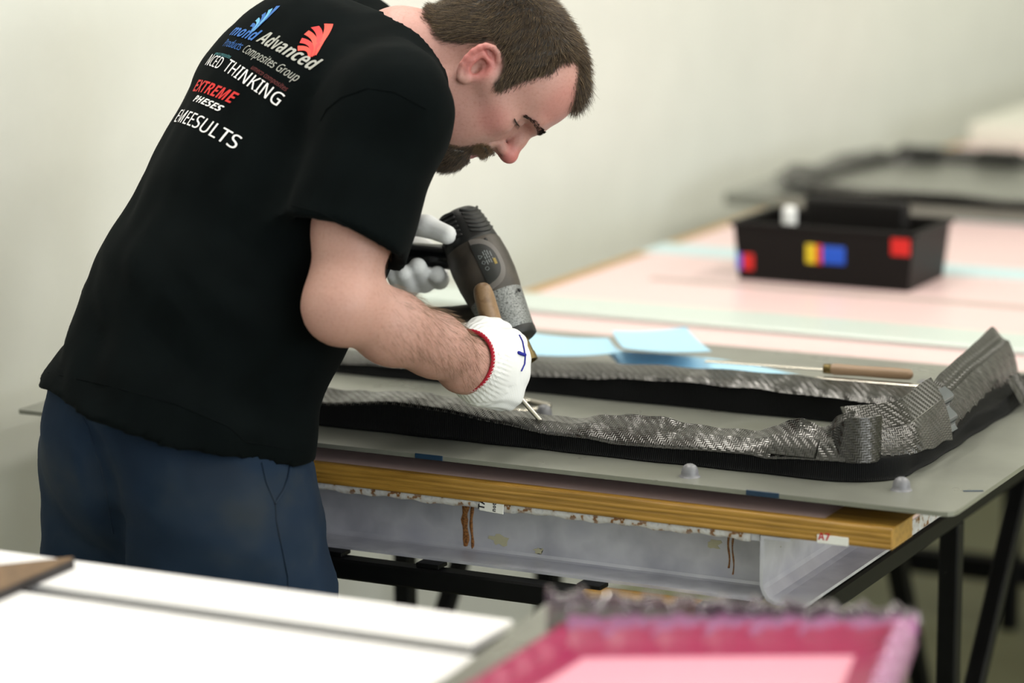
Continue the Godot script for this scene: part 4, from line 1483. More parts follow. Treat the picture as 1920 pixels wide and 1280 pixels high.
# ---------------------------------------------------------------- distance fields and surface nets
class Field:
	# each shape: kind 0 tapered capsule in a squashed space, 1 ellipsoid, 2 half space; op 0 join, 1 cut, 2 keep
	var kind := PackedInt32Array()
	var op := PackedInt32Array()
	var a := PackedVector3Array()
	var b := PackedVector3Array()
	var ra := PackedFloat32Array()
	var rb := PackedFloat32Array()
	var k := PackedFloat32Array()
	var sc := PackedFloat32Array()
	var inv: Array[Basis] = []
	var relief = null            # Callable(point) -> added distance

	func _put(kd: int, o: int, p: Vector3, q: Vector3, r0: float, r1: float, kk: float, iv: Basis, s: float):
		kind.append(kd); op.append(o); a.append(p); b.append(q); ra.append(r0); rb.append(r1); k.append(kk); inv.append(iv); sc.append(s)

	func cone(p: Vector3, q: Vector3, r0: float, r1: float, kk := 0.01, o := 0):
		_put(0, o, p, q - p, r0, r1, kk, Basis(), 1.0)

	# capsule widened along an axis: widths grow by `wide` in that direction
	func wide_cone(p: Vector3, q: Vector3, r0: float, r1: float, axis: Vector3, wide: float, kk := 0.01, o := 0):
		var n := axis.normalized()
		var f := 1.0 / wide - 1.0
		var iv := Basis(Vector3(1 + f * n.x * n.x, f * n.x * n.y, f * n.x * n.z), Vector3(f * n.y * n.x, 1 + f * n.y * n.y, f * n.y * n.z), Vector3(f * n.z * n.x, f * n.z * n.y, 1 + f * n.z * n.z))
		_put(3, o, iv * p, iv * (q - p), r0, r1, kk, iv, 1.0 / maxf(wide, 1.0) * 0.5 + 0.5)

	func ell(c: Vector3, axes: Basis, r: Vector3, kk := 0.01, o := 0):
		var iv := Basis(axes.x / r.x, axes.y / r.y, axes.z / r.z).transposed()
		_put(1, o, c, Vector3.ZERO, minf(r.x, minf(r.y, r.z)), 0.0, kk, iv, 1.0)

	func plane(p: Vector3, n: Vector3, o := 2, kk := 0.002):
		_put(2, o, p, n.normalized(), 0, 0, kk, Basis(), 1.0)

	func one(i: int, p: Vector3) -> float:
		match kind[i]:
			0:
				var q := p - a[i]
				var ba := b[i]
				var h := clampf(q.dot(ba) / maxf(ba.length_squared(), 1e-9), 0.0, 1.0)
				return (q - ba * h).length() - lerpf(ra[i], rb[i], h)
			1:
				var u: Vector3 = inv[i] * (p - a[i])
				var k0 := u.length()
				if k0 < 1e-4: return -ra[i]
				var k1: float = (inv[i].transposed() * u).length()
				return k0 * (k0 - 1.0) / k1
			2:
				return (p - a[i]).dot(b[i])
			3:
				var q2: Vector3 = inv[i] * p - a[i]
				var ba2 := b[i]
				var h2 := clampf(q2.dot(ba2) / maxf(ba2.length_squared(), 1e-9), 0.0, 1.0)
				return ((q2 - ba2 * h2).length() - lerpf(ra[i], rb[i], h2)) * sc[i]
		return 1e3

	func value(p: Vector3, list: PackedInt32Array) -> float:
		var d := 1.0
		for i in list:
			var e := one(i, p)
			var kk := k[i]
			match op[i]:
				0:
					if kk <= 0.0: d = minf(d, e)
					else:
						var h := maxf(kk - absf(d - e), 0.0) / kk
						d = minf(d, e) - h * h * kk * 0.25
				1:
					var h := maxf(kk - absf(d + e), 0.0) / kk
					d = maxf(d, -e) + h * h * kk * 0.25
				2:
					var h := maxf(kk - absf(d - e), 0.0) / kk
					d = maxf(d, e) + h * h * kk * 0.25
		if relief != null and absf(d) < 0.04: d += relief.call(p)
		return d

	func all() -> PackedInt32Array:
		return PackedInt32Array(range(kind.size()))

	func near(c: Vector3, reach: float) -> PackedInt32Array:
		var out := PackedInt32Array()
		for i in kind.size():
			var e := one(i, c) * (1.0 if op[i] != 2 else -1.0)
			if (kind[i] == 1 and e > 0.0): e *= 0.8
			if e < reach * 1.15 + k[i] + 0.004: out.append(i)
		return out

	# adds the zero surface inside [lo, hi] to a mesh; paint(point) gives vertex colours
	func net(m: MB, lo: Vector3, hi: Vector3, h: float, shift := Vector3.ZERO, paint = null, slack := 0.0):
		const N := 4
		var n := Vector3i(((hi - lo) / (h * N)).ceil())
		var dims := n * N + Vector3i.ONE
		var sy := dims.x
		var sz := dims.x * dims.y
		var val := PackedFloat32Array()
		val.resize(dims.x * dims.y * dims.z)
		val.fill(1e9)
		var cells := []
		var bw := h * N
		var R := bw * 0.8661
		# coarse blocks of 4 x 4 x 4 fine blocks
		const G := 4
		for gz in range(0, n.z, G):
			for gy in range(0, n.y, G):
				for gx in range(0, n.x, G):
					var gc := lo + Vector3(gx + G * 0.5, gy + G * 0.5, gz + G * 0.5) * bw
					var gR := R * G
					var gl := near(gc, gR)
					if gl.is_empty(): continue
					var gv := value(gc, gl)
					if absf(gv) > gR * 1.25 + 0.02 + slack: continue
					for bz in range(gz, mini(gz + G, n.z)):
						for by in range(gy, mini(gy + G, n.y)):
							for bx in range(gx, mini(gx + G, n.x)):
								var c := lo + Vector3(bx + 0.5, by + 0.5, bz + 0.5) * bw
								var v0 := value(c, gl)
								if absf(v0) > R * 1.3 + 0.004 + slack: continue
								var list := PackedInt32Array()
								for i in gl:
									var e := one(i, c) * (1.0 if op[i] != 2 else -1.0)
									if kind[i] == 1 and e > 0.0: e *= 0.8
									if e < R * 1.15 + k[i] + 0.004: list.append(i)
								for z in range(bz * N, bz * N + N + 1):
									for y in range(by * N, by * N + N + 1):
										var at := z * sz + y * sy + bx * N
										for x in N + 1:
											if val[at + x] > 1e8:
												val[at + x] = value(lo + Vector3(bx * N + x, y, z) * h, list)
								cells.append(Vector3i(bx, by, bz))
		var vid := {}
		var first := m.v.size()
		var off := PackedInt32Array([0, 1, sy, sy + 1, sz, sz + 1, sz + sy, sz + sy + 1])
		var corner := [Vector3(0, 0, 0), Vector3(1, 0, 0), Vector3(0, 1, 0), Vector3(1, 1, 0), Vector3(0, 0, 1), Vector3(1, 0, 1), Vector3(0, 1, 1), Vector3(1, 1, 1)]
		var edges := PackedInt32Array([0, 1, 2, 3, 4, 5, 6, 7, 0, 2, 1, 3, 4, 6, 5, 7, 0, 4, 1, 5, 2, 6, 3, 7])
		for bc in cells:
			for z in range(bc.z * N, bc.z * N + N):
				for y in range(bc.y * N, bc.y * N + N):
					for x in range(bc.x * N, bc.x * N + N):
						var at := z * sz + y * sy + x
						var v0 := val[at]
						var mixed := false
						for q in range(1, 8):
							if (val[at + off[q]] < 0.0) != (v0 < 0.0):
								mixed = true
								break
						if not mixed: continue
						var sum := Vector3.ZERO
						var cnt := 0
						for q in range(0, 24, 2):
							var va := val[at + off[edges[q]]]
							var vb := val[at + off[edges[q + 1]]]
							if (va < 0.0) != (vb < 0.0):
								sum += corner[edges[q]].lerp(corner[edges[q + 1]], va / (va - vb))
								cnt += 1
						var p := lo + (Vector3(x, y, z) + sum / cnt) * h
						vid[at] = m.v.size()
						m.add(p - shift, Vector3.ZERO, Vector2.ZERO, paint.call(p) if paint != null else Color.WHITE)
		for at in vid:
			var v0 := val[at]
			for ax in 3:
				var st: int = [1, sy, sz][ax]
				var u: int = [sy, sz, 1][ax]
				var w: int = [sz, 1, sy][ax]
				if (val[at + st] < 0.0) == (v0 < 0.0): continue
				var i1 = vid.get(at - u)
				var i2 = vid.get(at - u - w)
				var i3 = vid.get(at - w)
				if i1 == null or i2 == null or i3 == null: continue
				var i0: int = vid[at]
				if v0 < 0.0:
					m.ix.append_array([i0, i2, i1, i0, i3, i2])
				else:
					m.ix.append_array([i0, i1, i2, i0, i2, i3])
		for i in range(first, m.v.size()): m.n[i] = Vector3.ZERO
		for i in range(0, m.ix.size(), 3):
			if m.ix[i] < first: continue
			var p0 := m.v[m.ix[i]]
			var f := (m.v[m.ix[i + 2]] - p0).cross(m.v[m.ix[i + 1]] - p0)
			m.n[m.ix[i]] += f
			m.n[m.ix[i + 1]] += f
			m.n[m.ix[i + 2]] += f
		for i in range(first, m.v.size()): m.n[i] = m.n[i].normalized()

	# first crossing along a ray, from outside; returns distance or -1
	func hit(p: Vector3, dir: Vector3, far: float, list: PackedInt32Array) -> float:
		var t := 0.0
		for i in 60:
			var d := value(p + dir * t, list)
			if d < 0.0004: return t
			t += maxf(d * 0.8, 0.0005)
			if t > far: return -1.0
		return t
# ---------------------------------------------------------------- the man
var HB: Basis            # head axes: forward, up, right ear
var HO: Vector3          # middle between the ear canals
var TL: Vector3          # torso axes: right side, spine, forward
var TS: Vector3
var TF: Vector3
var hair_map: PackedFloat32Array
var beard_map: PackedFloat32Array

func hp(x: float, y: float, z: float) -> Vector3:      # head point in millimetres
	return HO + HB * (Vector3(x, y, z) * 0.001)

func to_head(p: Vector3) -> Vector3:
	return HB.transposed() * (p - HO) * 1000.0

const MAP := 120
func region_map(pts: Array) -> PackedFloat32Array:
	# signed distance in mm (inside positive) on a 2.2 mm grid of the side view of the head
	var poly := PackedVector2Array(pts)
	var out := PackedFloat32Array()
	out.resize(MAP * MAP)
	for j in MAP:
		for i in MAP:
			var p := Vector2(i * 2.2 - 125.0, j * 2.2 - 110.0)
			var d := 1e9
			for q in poly.size():
				d = minf(d, p.distance_to(Geometry2D.get_closest_point_to_segment(p, poly[q], poly[(q + 1) % poly.size()])))
			out[j * MAP + i] = d if Geometry2D.is_point_in_polygon(p, poly) else -d
	return out

func region(map: PackedFloat32Array, x: float, y: float) -> float:
	var fx := clampf((x + 125.0) / 2.2, 0.0, MAP - 1.01)
	var fy := clampf((y + 110.0) / 2.2, 0.0, MAP - 1.01)
	var i := int(fx)
	var j := int(fy)
	var at := j * MAP + i
	return lerpf(lerpf(map[at], map[at + 1], fx - i), lerpf(map[at + MAP], map[at + MAP + 1], fx - i), fy - j)

func skull(f: Field, grow: float):
	f.ell(hp(0, 50, 0), HB, Vector3(0.098, 0.084, 0.077) + Vector3.ONE * grow, 0.02)
	f.ell(hp(41, 67, 0), HB, Vector3(0.063, 0.064, 0.062) + Vector3.ONE * grow, 0.03)
	f.ell(hp(-30, 20, 0), HB, Vector3(0.068, 0.06, 0.066) + Vector3.ONE * grow, 0.03)

func face(f: Field):
	f.cone(hp(90, 43, -28), hp(90, 43, 28), 0.0145, 0.0145, 0.016)
	f.cone(hp(93, 42, -6), hp(93, 42, 6), 0.0145, 0.0145, 0.014)
	for s in [-1, 1]:
		f.cone(hp(74, 4, 44 * s), hp(18, 6, 64 * s), 0.017, 0.013, 0.03)
		f.cone(hp(78, -76, 8 * s), hp(4, -52, 52 * s), 0.020, 0.015, 0.03)
		f.cone(hp(4, -52, 52 * s), hp(2, 4, 62 * s), 0.015, 0.013, 0.025)
		f.ell(hp(50, -30, 36 * s), HB, Vector3(0.034, 0.038, 0.022), 0.03)
	f.ell(hp(28, -18, 0), HB, Vector3(0.066, 0.066, 0.055), 0.02)
	f.ell(hp(66, -32, 0), HB, Vector3(0.037, 0.042, 0.036), 0.025)
	f.ell(hp(80, -80, 0), HB, Vector3(0.020, 0.017, 0.022), 0.02)
	# eyes: sockets, then lowered lids
	for s in [-1, 1]:
		f.ell(hp(100, 23, 33 * s), HB, Vector3(0.017, 0.012, 0.017), 0.014, 1)
		f.ell(hp(79, 24, 32 * s), HB, Vector3(0.0135, 0.0125, 0.0145), 0.004)
		f.cone(hp(93.2, 18.5, 24 * s), hp(88.2, 18.5, 42 * s), 0.0012, 0.0012, 0.003, 1)
	# nose
	f.cone(hp(96, 36, 0), hp(108, 16, 0), 0.0085, 0.0092, 0.010)
	f.cone(hp(108, 16, 0), hp(119.5, -4, 0), 0.0092, 0.0115, 0.008)
	f.ell(hp(121, -5.5, 0), HB, Vector3(0.0122, 0.0112, 0.012), 0.006)
	for s in [-1, 1]:
		f.ell(hp(108.5, -10, 11.5 * s), HB, Vector3(0.0108, 0.0082, 0.0066), 0.004)
	f.cone(hp(119, -11, 0), hp(104, -18, 0), 0.0055, 0.006, 0.006)
	for s in [-1, 1]:
		f.cone(hp(115, -17, 6.5 * s), hp(108, -8, 7.0 * s), 0.0034, 0.003, 0.002, 1)
	# lips
	f.cone(hp(97.5, -44, -17), hp(100.5, -43.5, 0), 0.0045, 0.0058, 0.004)
	f.cone(hp(100.5, -43.5, 0), hp(97.5, -44, 17), 0.0058, 0.0045, 0.004)
	f.cone(hp(95.5, -52, -15), hp(99, -52.5, 0), 0.0045, 0.0062, 0.004)
	f.cone(hp(99, -52.5, 0), hp(95.5, -52, 15), 0.0062, 0.0045, 0.004)
	# crease from the nose wing
	for s in [-1, 1]:
		f.cone(hp(101, -8, 21 * s), hp(88, -40, 31 * s), 0.0022, 0.0012, 0.006, 1)

func ear(f: Field, s: float):
	var z0 := 70.0 * s
	var rim := [[7, 26, 76], [-1, 31, 80], [-10, 33.5, 83.5], [-19, 31, 86], [-25.5, 23, 88], [-26.5, 13.5, 88.5], [-25, 4, 88], [-20.5, -7, 86.5], [-15, -16, 84], [-9, -22, 81], [0, -26, 79]]
	f.ell(hp(-7, 3, 78 * s), Basis(HB * Basis(Vector3.BACK, 0.48)), Vector3(0.0165, 0.030, 0.0045), 0.004)
	f.cone(hp(-4, 4, 66 * s), hp(-10, 6, 79 * s), 0.014, 0.011, 0.006)
	f.ell(hp(-3, 4, 85 * s), Basis(HB * Basis(Vector3.BACK, 0.5)), Vector3(0.0125, 0.023, 0.0085), 0.003, 1)
	for i in rim.size() - 1:
		f.cone(hp(rim[i][0] + 2, rim[i][1] - 2, rim[i][2] * s), hp(rim[i + 1][0] + 2, rim[i + 1][1] - 2, rim[i + 1][2] * s), 0.0042, 0.0042, 0.002)
	f.cone(hp(7, 25, 76 * s), hp(6, 13, 74 * s), 0.0042, 0.004, 0.003)
	f.cone(hp(-2, 17, 81 * s), hp(-15, 13, 83.5 * s), 0.0035, 0.004, 0.004)
	f.cone(hp(-15, 13, 83.5 * s), hp(-12, -4, 83.5 * s), 0.004, 0.004, 0.004)
	f.cone(hp(-12, -4, 83.5 * s), hp(-4, -15, 81 * s), 0.004, 0.0042, 0.004)
	f.ell(hp(3, -22, 78.5 * s), HB, Vector3(0.0095, 0.0085, 0.0048), 0.005)
	f.cone(hp(7, 1, 75 * s), hp(6, -8, 76.5 * s), 0.0042, 0.0042, 0.004)
	f.ell(hp(-1.5, -2, 78.5 * s), Basis(HB * Basis(Vector3.BACK, 0.4)), Vector3(0.0062, 0.0095, 0.0075), 0.002, 1)

func paint_head(p: Vector3) -> Color:
	var q := to_head(p)
	var c := Color(0.49, 0.265, 0.235)
	var red := 0.0
	red = maxf(red, 0.9 * (1.0 - smoothstep(8.0, 26.0, q.distance_to(Vector3(122, -6, 0)))))
	red = maxf(red, 0.75 * (1.0 - smoothstep(16.0, 34.0, Vector3(q.x, q.y, 0).distance_to(Vector3(-9, 5, 0)))) * smoothstep(74.0, 80.0, absf(q.z)))
	red = maxf(red, 0.40 * (1.0 - smoothstep(10.0, 34.0, q.distance_to(Vector3(66, -6, 52 * signf(q.z))))))
	red = maxf(red, 0.30 * (1.0 - smoothstep(20.0, 46.0, q.distance_to(Vector3(84, 84, 34 * signf(q.z))))))
	c = c.lerp(Color(0.52, 0.155, 0.15), red)
	# stubble over jaw and nape
	var b := region(beard_map, q.x, q.y)
	c = c.lerp(Color(0.36, 0.235, 0.20), 0.45 * smoothstep(-16.0, -1.0, b) * smoothstep(40.0, 20.0, b))
	c = c.lerp(Color(0.14, 0.09, 0.055), smoothstep(-1.0, 3.0, b) * 0.8)
	var h := region(hair_map, q.x, q.y)
	var in_ear := smoothstep(75.0, 78.0, absf(q.z)) * (1.0 - smoothstep(30.0, 38.0, Vector2(q.x + 8, q.y - 4).length()))
	c = c.lerp(Color(0.040, 0.028, 0.020), smoothstep(-1.5, 2.5, h) * (1.0 - in_ear))
	# mouth
	if q.x > 92.0 and q.y < -38.0 and q.y > -60.0 and absf(q.z) < 20.0:
		c = c.lerp(Color(0.40, 0.15, 0.15), smoothstep(92.0, 97.0, q.x) * smoothstep(-60.0, -55.0, q.y) * smoothstep(-38.0, -41.0, q.y) * 0.9)
	return c

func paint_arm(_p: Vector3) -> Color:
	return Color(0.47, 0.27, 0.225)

func strand_mesh() -> ArrayMesh:
	var m := MB.new()
	var rows := []
	for i in 4:
		var f := i / 3.0
		var r := 0.5 * (1.0 - 0.75 * f * f)
		var row := []
		for j in 4:
			var a := TAU * (j % 3) / 3.0
			row.append(Vector3(cos(a) * r, f, sin(a) * r) + Vector3(0, 0, 0.0))
		rows.append(row)
	m.grid(rows)
	return m.done()

func strands(parent: Node, called: String, mesh: ArrayMesh, roots: Array, label := ""):
	# roots: [point, direction, length, width, colour]
	var mm := MultiMesh.new()
	mm.transform_format = MultiMesh.TRANSFORM_3D
	mm.use_colors = true
	mm.mesh = mesh
	mm.instance_count = roots.size()
	for i in roots.size():
		var r: Array = roots[i]
		var y: Vector3 = r[1]
		var x := y.cross(Vector3(0.3, 0.5, 0.81)).normalized()
		mm.set_instance_transform(i, Transform3D(Basis(x * r[3], y * r[2], x.cross(y) * r[3]), r[0]))
		mm.set_instance_color(i, r[4])
	var o := MultiMeshInstance3D.new()
	o.name = part_named(parent, called)
	o.multimesh = mm
	o.material_override = M.strand
	o.set_meta("kind", "stuff")
	if label: o.set_meta("label", label)
	parent.add_child(o, true)

func seam(parent: Node, called: String, f: Field, pts: Array, r: float, mt: Material, lift := 0.0, depth := 3.2):
	# a stitched line laid on a surface through points of the picture
	var list := f.all()
	var path := []
	for i in pts.size() - 1:
		for k in 5:
			if k == 0 and i > 0: continue
			var w := k / 4.0
			var q := spot(lerpf(pts[i][0], pts[i + 1][0], w), lerpf(pts[i][1], pts[i + 1][1], w), depth)
			var d := (q - EYE).normalized()
			var t := f.hit(q, d, 1.6, list)
			if t > 0.0: path.append(q + d * (t - lift) - (parent.position if parent.get_parent() == self else parent.get_parent().position))
	if path.size() < 3: return
	var rad := []
	for p in path: rad.append(r)
	var m := MB.new()
	m.tube(path, rad, 6)
	part(parent, called, m, mt)

func make_person():
	var cx := cam_basis.x
	var cy := cam_basis.y
	var cz := cam_basis.z
	var fw := (cx * 0.39 - cy * 0.92 - cz * 0.05).normalized()
	var up := (cx * 0.92 + cy * 0.39)
	up = (up - fw * up.dot(fw)).normalized()
	HB = Basis(fw, up, fw.cross(up))
	HO = spot(896, 133, 4.06)
	TS = (cx * 0.493 + cy * 0.862 - cz * 0.124).normalized()
	TL = cx * 0.33 - cy * 0.10 + cz * 0.93
	TL = (TL - TS * TL.dot(TS)).normalized()
	TF = TS.cross(TL).normalized()
	hair_map = region_map([Vector2(-92, -39), Vector2(-78, -34), Vector2(-61, -33), Vector2(-50, -26), Vector2(-40, -9), Vector2(-33, 7), Vector2(-27, 24), Vector2(-10, 36), Vector2(2, 33), Vector2(10, 26), Vector2(17, 16), Vector2(27, 9), Vector2(40, 13), Vector2(40, 25), Vector2(39, 42), Vector2(42, 70), Vector2(45, 89), Vector2(38, 104), Vector2(40, 122), Vector2(50, 126), Vector2(66, 117), Vector2(82, 108), Vector2(94, 100), Vector2(106, 104), Vector2(90, 140), Vector2(40, 160), Vector2(-60, 160), Vector2(-120, 60), Vector2(-118, -20)])
	beard_map = region_map([Vector2(64, -86), Vector2(76, -74), Vector2(86, -60), Vector2(90, -48), Vector2(92, -34), Vector2(98, -26), Vector2(112, -20), Vector2(124, -30), Vector2(118, -41), Vector2(105, -41), Vector2(101, -43), Vector2(99, -54), Vector2(106, -58), Vector2(114, -70), Vector2(112, -96), Vector2(96, -106), Vector2(70, -100), Vector2(60, -94)])
	var yaw := cam_basis.x                       # level, to the right of the picture
	var base := spot(330, 1100, 3.92)
	base.y = 0.0
	var t = thing("person", "man in black printed T-shirt, navy trousers and white gloves bending over the lay-up table", "person", base)
	# ---- joints
	var nk := spot(752, 104, 4.06)
	var rs := spot(727, 213, 3.875)
	var el := spot(641, 566, 3.80)
	var wr := spot(884, 682, 3.99)
	var ls := spot(655, 95, 4.24)
	var lel := spot(520, 440, 4.35)
	var lwr := spot(700, 468, 4.265)
	var down := Vector3.DOWN
	var hipR := spot(395, 880, 3.935)
	var hipL := spot(245, 850, 4.06)
	var kneeR := hipR + down * 0.39 + yaw * 0.045
	var kneeL := hipL + down * 0.38 - yaw * 0.015
	var ankR := Vector3(kneeR.x, 0.09, kneeR.z) + yaw * 0.0
	var ankL := Vector3(kneeL.x, 0.09, kneeL.z) - yaw * 0.05
	var toe := TF
	toe.y = 0
	toe = toe.normalized()
	var spine := [[spot(314, 800, 3.97), 0.163], [spot(402, 590, 3.99), 0.167], [spot(510, 400, 4.025), 0.168], [spot(573, 250, 4.05), 0.168]]
	# ---- body: head finest, arms fine, the clothed rest coarse; one surface
	var body := MB.new()
	var hf := Field.new()
	skull(hf, 0.0)
	face(hf)
	hf.cone(hp(-22, -14, 0), nk, 0.057, 0.064, 0.025)
	hf.cone(hp(50, -62, 0), hp(-5, -95, 0), 0.03, 0.045, 0.03)
	hf.cone(hp(-5, -95, 0), nk, 0.045, 0.055, 0.03)
	ear(hf, 1.0)
	ear(hf, -1.0)
	var hl := hp(-10, 10, 0)
	hf.net(body, hl - Vector3.ONE * 0.185, hl + Vector3.ONE * 0.185, 0.0026, base, paint_head)
	var head_last := body.v.size()
	var af := Field.new()
	af.cone(rs, spot(662, 430, 3.835), 0.058, 0.050, 0.02)
	af.cone(spot(662, 430, 3.835), el, 0.050, 0.043, 0.02)
	af.cone(el, spot(735, 615, 3.86), 0.042, 0.0435, 0.03)
	af.cone(spot(735, 615, 3.86), spot(815, 647, 3.92), 0.0435, 0.0375, 0.03)
	af.cone(spot(815, 647, 3.92), wr, 0.0375, 0.032, 0.03)
	af.cone(wr, spot(925, 690, 4.04), 0.030, 0.024, 0.02)
	af.ell(spot(633, 588, 3.805), Basis(), Vector3.ONE * 0.034, 0.03)
	af.ell(spot(862, 700, 3.975), Basis(), Vector3.ONE * 0.022, 0.03)
	var lo := rs.min(el).min(wr).min(spot(925, 690, 4.04)) - Vector3.ONE * 0.075
	var hi := rs.max(el).max(wr).max(spot(925, 690, 4.04)) + Vector3.ONE * 0.075
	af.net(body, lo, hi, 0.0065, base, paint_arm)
	var arm_last := body.v.size()
	var bf := Field.new()
	for i in spine.size() - 1:
		bf.wide_cone(spine[i][0], spine[i + 1][0], spine[i][1] - 0.045, spine[i + 1][1] - 0.04, TL, 1.1, 0.05)
	bf.cone(spot(640, 160, 4.06), nk, 0.10, 0.058, 0.05)
	bf.cone(rs, ls, 0.05, 0.05, 0.04)
	bf.cone(ls, lel, 0.048, 0.042, 0.03)
	bf.cone(lel, lwr, 0.042, 0.03, 0.03)
	bf.cone(lwr, spot(745, 465, 4.25), 0.028, 0.026, 0.02)
	for l in [[hipR, kneeR, ankR], [hipL, kneeL, ankL]]:
		bf.cone(l[0], l[1], 0.070, 0.055, 0.03)
		bf.cone(l[1], l[2], 0.055, 0.04, 0.03)
		bf.cone(l[2] - Vector3(0, 0.03, 0), l[2] - Vector3(0, 0.045, 0) + toe * 0.15, 0.035, 0.025, 0.02)
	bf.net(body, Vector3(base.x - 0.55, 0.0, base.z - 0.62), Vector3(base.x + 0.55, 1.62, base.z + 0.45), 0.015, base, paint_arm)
	var bo = part(t, "body", body, M.skin)
	# ---- hair and beard
	var hairf := Field.new()
	skull(hairf, 0.0)
	hairf.relief = func(p: Vector3) -> float:
		var q := to_head(p)
		var d := region(hair_map, q.x, q.y)
		return -(lerpf(-0.004, 0.0055, smoothstep(-2.0, 16.0, d)) - 0.026 * smoothstep(-4.0, -22.0, d) + 0.0008 * sin(q.x * 0.35 + q.z * 0.2) * smoothstep(0.0, 8.0, d))
	var hm := MB.new()
	hairf.net(hm, hl - Vector3.ONE * 0.16, hl + Vector3.ONE * 0.175, 0.004, base, null, 0.035)
	var ho = part(t, "hair", hm, M.hair, "short dark brown hair with a receding front")
	var sm := strand_mesh()
	var roots := []
	for i in head_last:
		var p := body.v[i] + base
		var q := to_head(p)
		var d := region(hair_map, q.x, q.y)
		if d < -4.0 or (d < 0.5 and rng.randf() < 0.55): continue
		if absf(q.z) > 75.0 and Vector2(q.x + 8, q.y - 4).length() < 36.0: continue
		var nn := body.n[i]
		for k in (3 if d > 3.0 else 2):
			var front := smoothstep(30.0, 80.0, q.x) * smoothstep(80.0, 110.0, q.y)
			var side := smoothstep(0.5, 0.95, absf(nn.dot(HB.z)))
			var flow: Vector3 = HB.x * (0.75 - 0.2 * side) - HB.y * (0.25 + 0.55 * side + 0.6 * front)
			if q.x < -20.0 and q.y < 40.0: flow = -HB.y * 1.0 - HB.x * 0.25
			flow = (flow - nn * flow.dot(nn)).normalized()
			var thick := 0.0065 * smoothstep(-3.0, 13.0, d)
			var jit := Vector3(rng.randf() - 0.5, rng.randf() - 0.5, rng.randf() - 0.5)
			var dir: Vector3 = (flow + nn * (0.34 + 0.34 * rng.randf()) + jit * 0.5).normalized()
			var ln := lerpf(0.006, 0.014, smoothstep(0.0, 12.0, d)) * (0.8 + 0.5 * rng.randf()) + 0.014 * front * rng.randf()
			var tone := 0.6 + 0.8 * rng.randf()
			var c := Color(0.072, 0.047, 0.030) * tone
			if rng.randf() < 0.32: c = Color(0.20, 0.138, 0.075) * tone
			c.a = 1.0
			roots.append([p - base + nn * (thick * (0.2 + 0.75 * rng.randf()) - 0.001) + jit * 0.0025, dir, ln, 0.00042, c])
	strands(ho, "hair_strands", sm, roots)
	var beardf := Field.new()
	face(beardf)
	beardf.relief = func(p: Vector3) -> float:
		var q := to_head(p)
		var d := region(beard_map, q.x, q.y)
		return -lerpf(-0.004, 0.0055, smoothstep(-2.0, 9.0, d)) - 0.0006 * sin(q.x * 1.1) * sin(q.y * 0.9 + q.z)
	var bm := MB.new()
	var bc := hp(92, -62, 0)
	beardf.net(bm, bc - Vector3.ONE * 0.064, bc + Vector3.ONE * 0.064, 0.0028, base, null, 0.012)
	var be = part(t, "beard", bm, M.hair, "brown goatee and moustache")
	roots = []
	for i in head_last:
		var p := body.v[i] + base
		var q := to_head(p)
		var d := region(beard_map, q.x, q.y)
		if d < -0.5 or absf(q.z) > 46.0: continue
		var nn := body.n[i]
		for k in 4:
			var jit := Vector3(rng.randf() - 0.5, rng.randf() - 0.5, rng.randf() - 0.5)
			var dir: Vector3 = (-HB.y * 0.9 + HB.x * (0.15 if q.y > -45.0 else -0.1) + nn * 0.45 + jit * 0.6).normalized()
			var tone := 0.6 + 0.8 * rng.randf()
			var c := (Color(0.055, 0.032, 0.018) if q.y < -46.0 else Color(0.13, 0.075, 0.03)) * tone
			if rng.randf() < 0.2: c = Color(0.16, 0.095, 0.04) * tone
			c.a = 1.0
			roots.append([p - base + nn * 0.004 * rng.randf() + jit * 0.0025, dir, lerpf(0.004, 0.010, smoothstep(0.0, 8.0, d)) * (0.7 + 0.6 * rng.randf()), 0.00042, c])
	strands(be, "beard_strands", sm, roots)
	# eyebrows, lashes, arm hair
	var bw := MB.new()
	for s in [-1, 1]:
		for i in 230:
			var f := rng.randf()
			var spine_pt: Vector3 = [hp(104, 45, 9 * s), hp(101, 46, 22 * s), hp(90, 44, 40 * s), hp(78, 36, 50 * s)][0].lerp(hp(101, 46, 22 * s), minf(f * 3.0, 1.0))
			if f > 0.333: spine_pt = hp(101, 46, 22 * s).lerp(hp(90, 43, 40 * s), minf((f - 0.333) * 3.0, 1.0))
			if f > 0.667: spine_pt = hp(90, 43, 40 * s).lerp(hp(77, 33, 49 * s), (f - 0.667) * 3.0)
			var list := hf.all()
			var out_dir: Vector3 = (HB.x * 0.9 + HB.z * s * (0.1 + 0.8 * f)).normalized()
			var start: Vector3 = spine_pt + out_dir * 0.03 + HB.y * (rng.randf() - 0.5) * 0.011 * (1.0 - 0.55 * f)
			var hit := hf.hit(start, -out_dir, 0.06, list)
			if hit < 0.0: continue
			var p: Vector3 = start - out_dir * hit
			var dir: Vector3 = (HB.z * s * 0.8 - HB.x * 0.5 * f + HB.y * (0.35 - 0.6 * f) + out_dir * 0.25).normalized()
			bw.tube([p - base - dir * 0.001, p - base + dir * 0.004, p - base + dir * 0.008 * (0.7 + 0.5 * rng.randf())], [0.00030, 0.00028, 0.0001], 4, false)
	part(t, "eyebrows", bw, M.hair)
	var el_m := MB.new()
	var lash := []
	var lp := [Vector2(965, 222), Vector2(967, 228), Vector2(970, 233), Vector2(974, 237), Vector2(980, 241.5)]
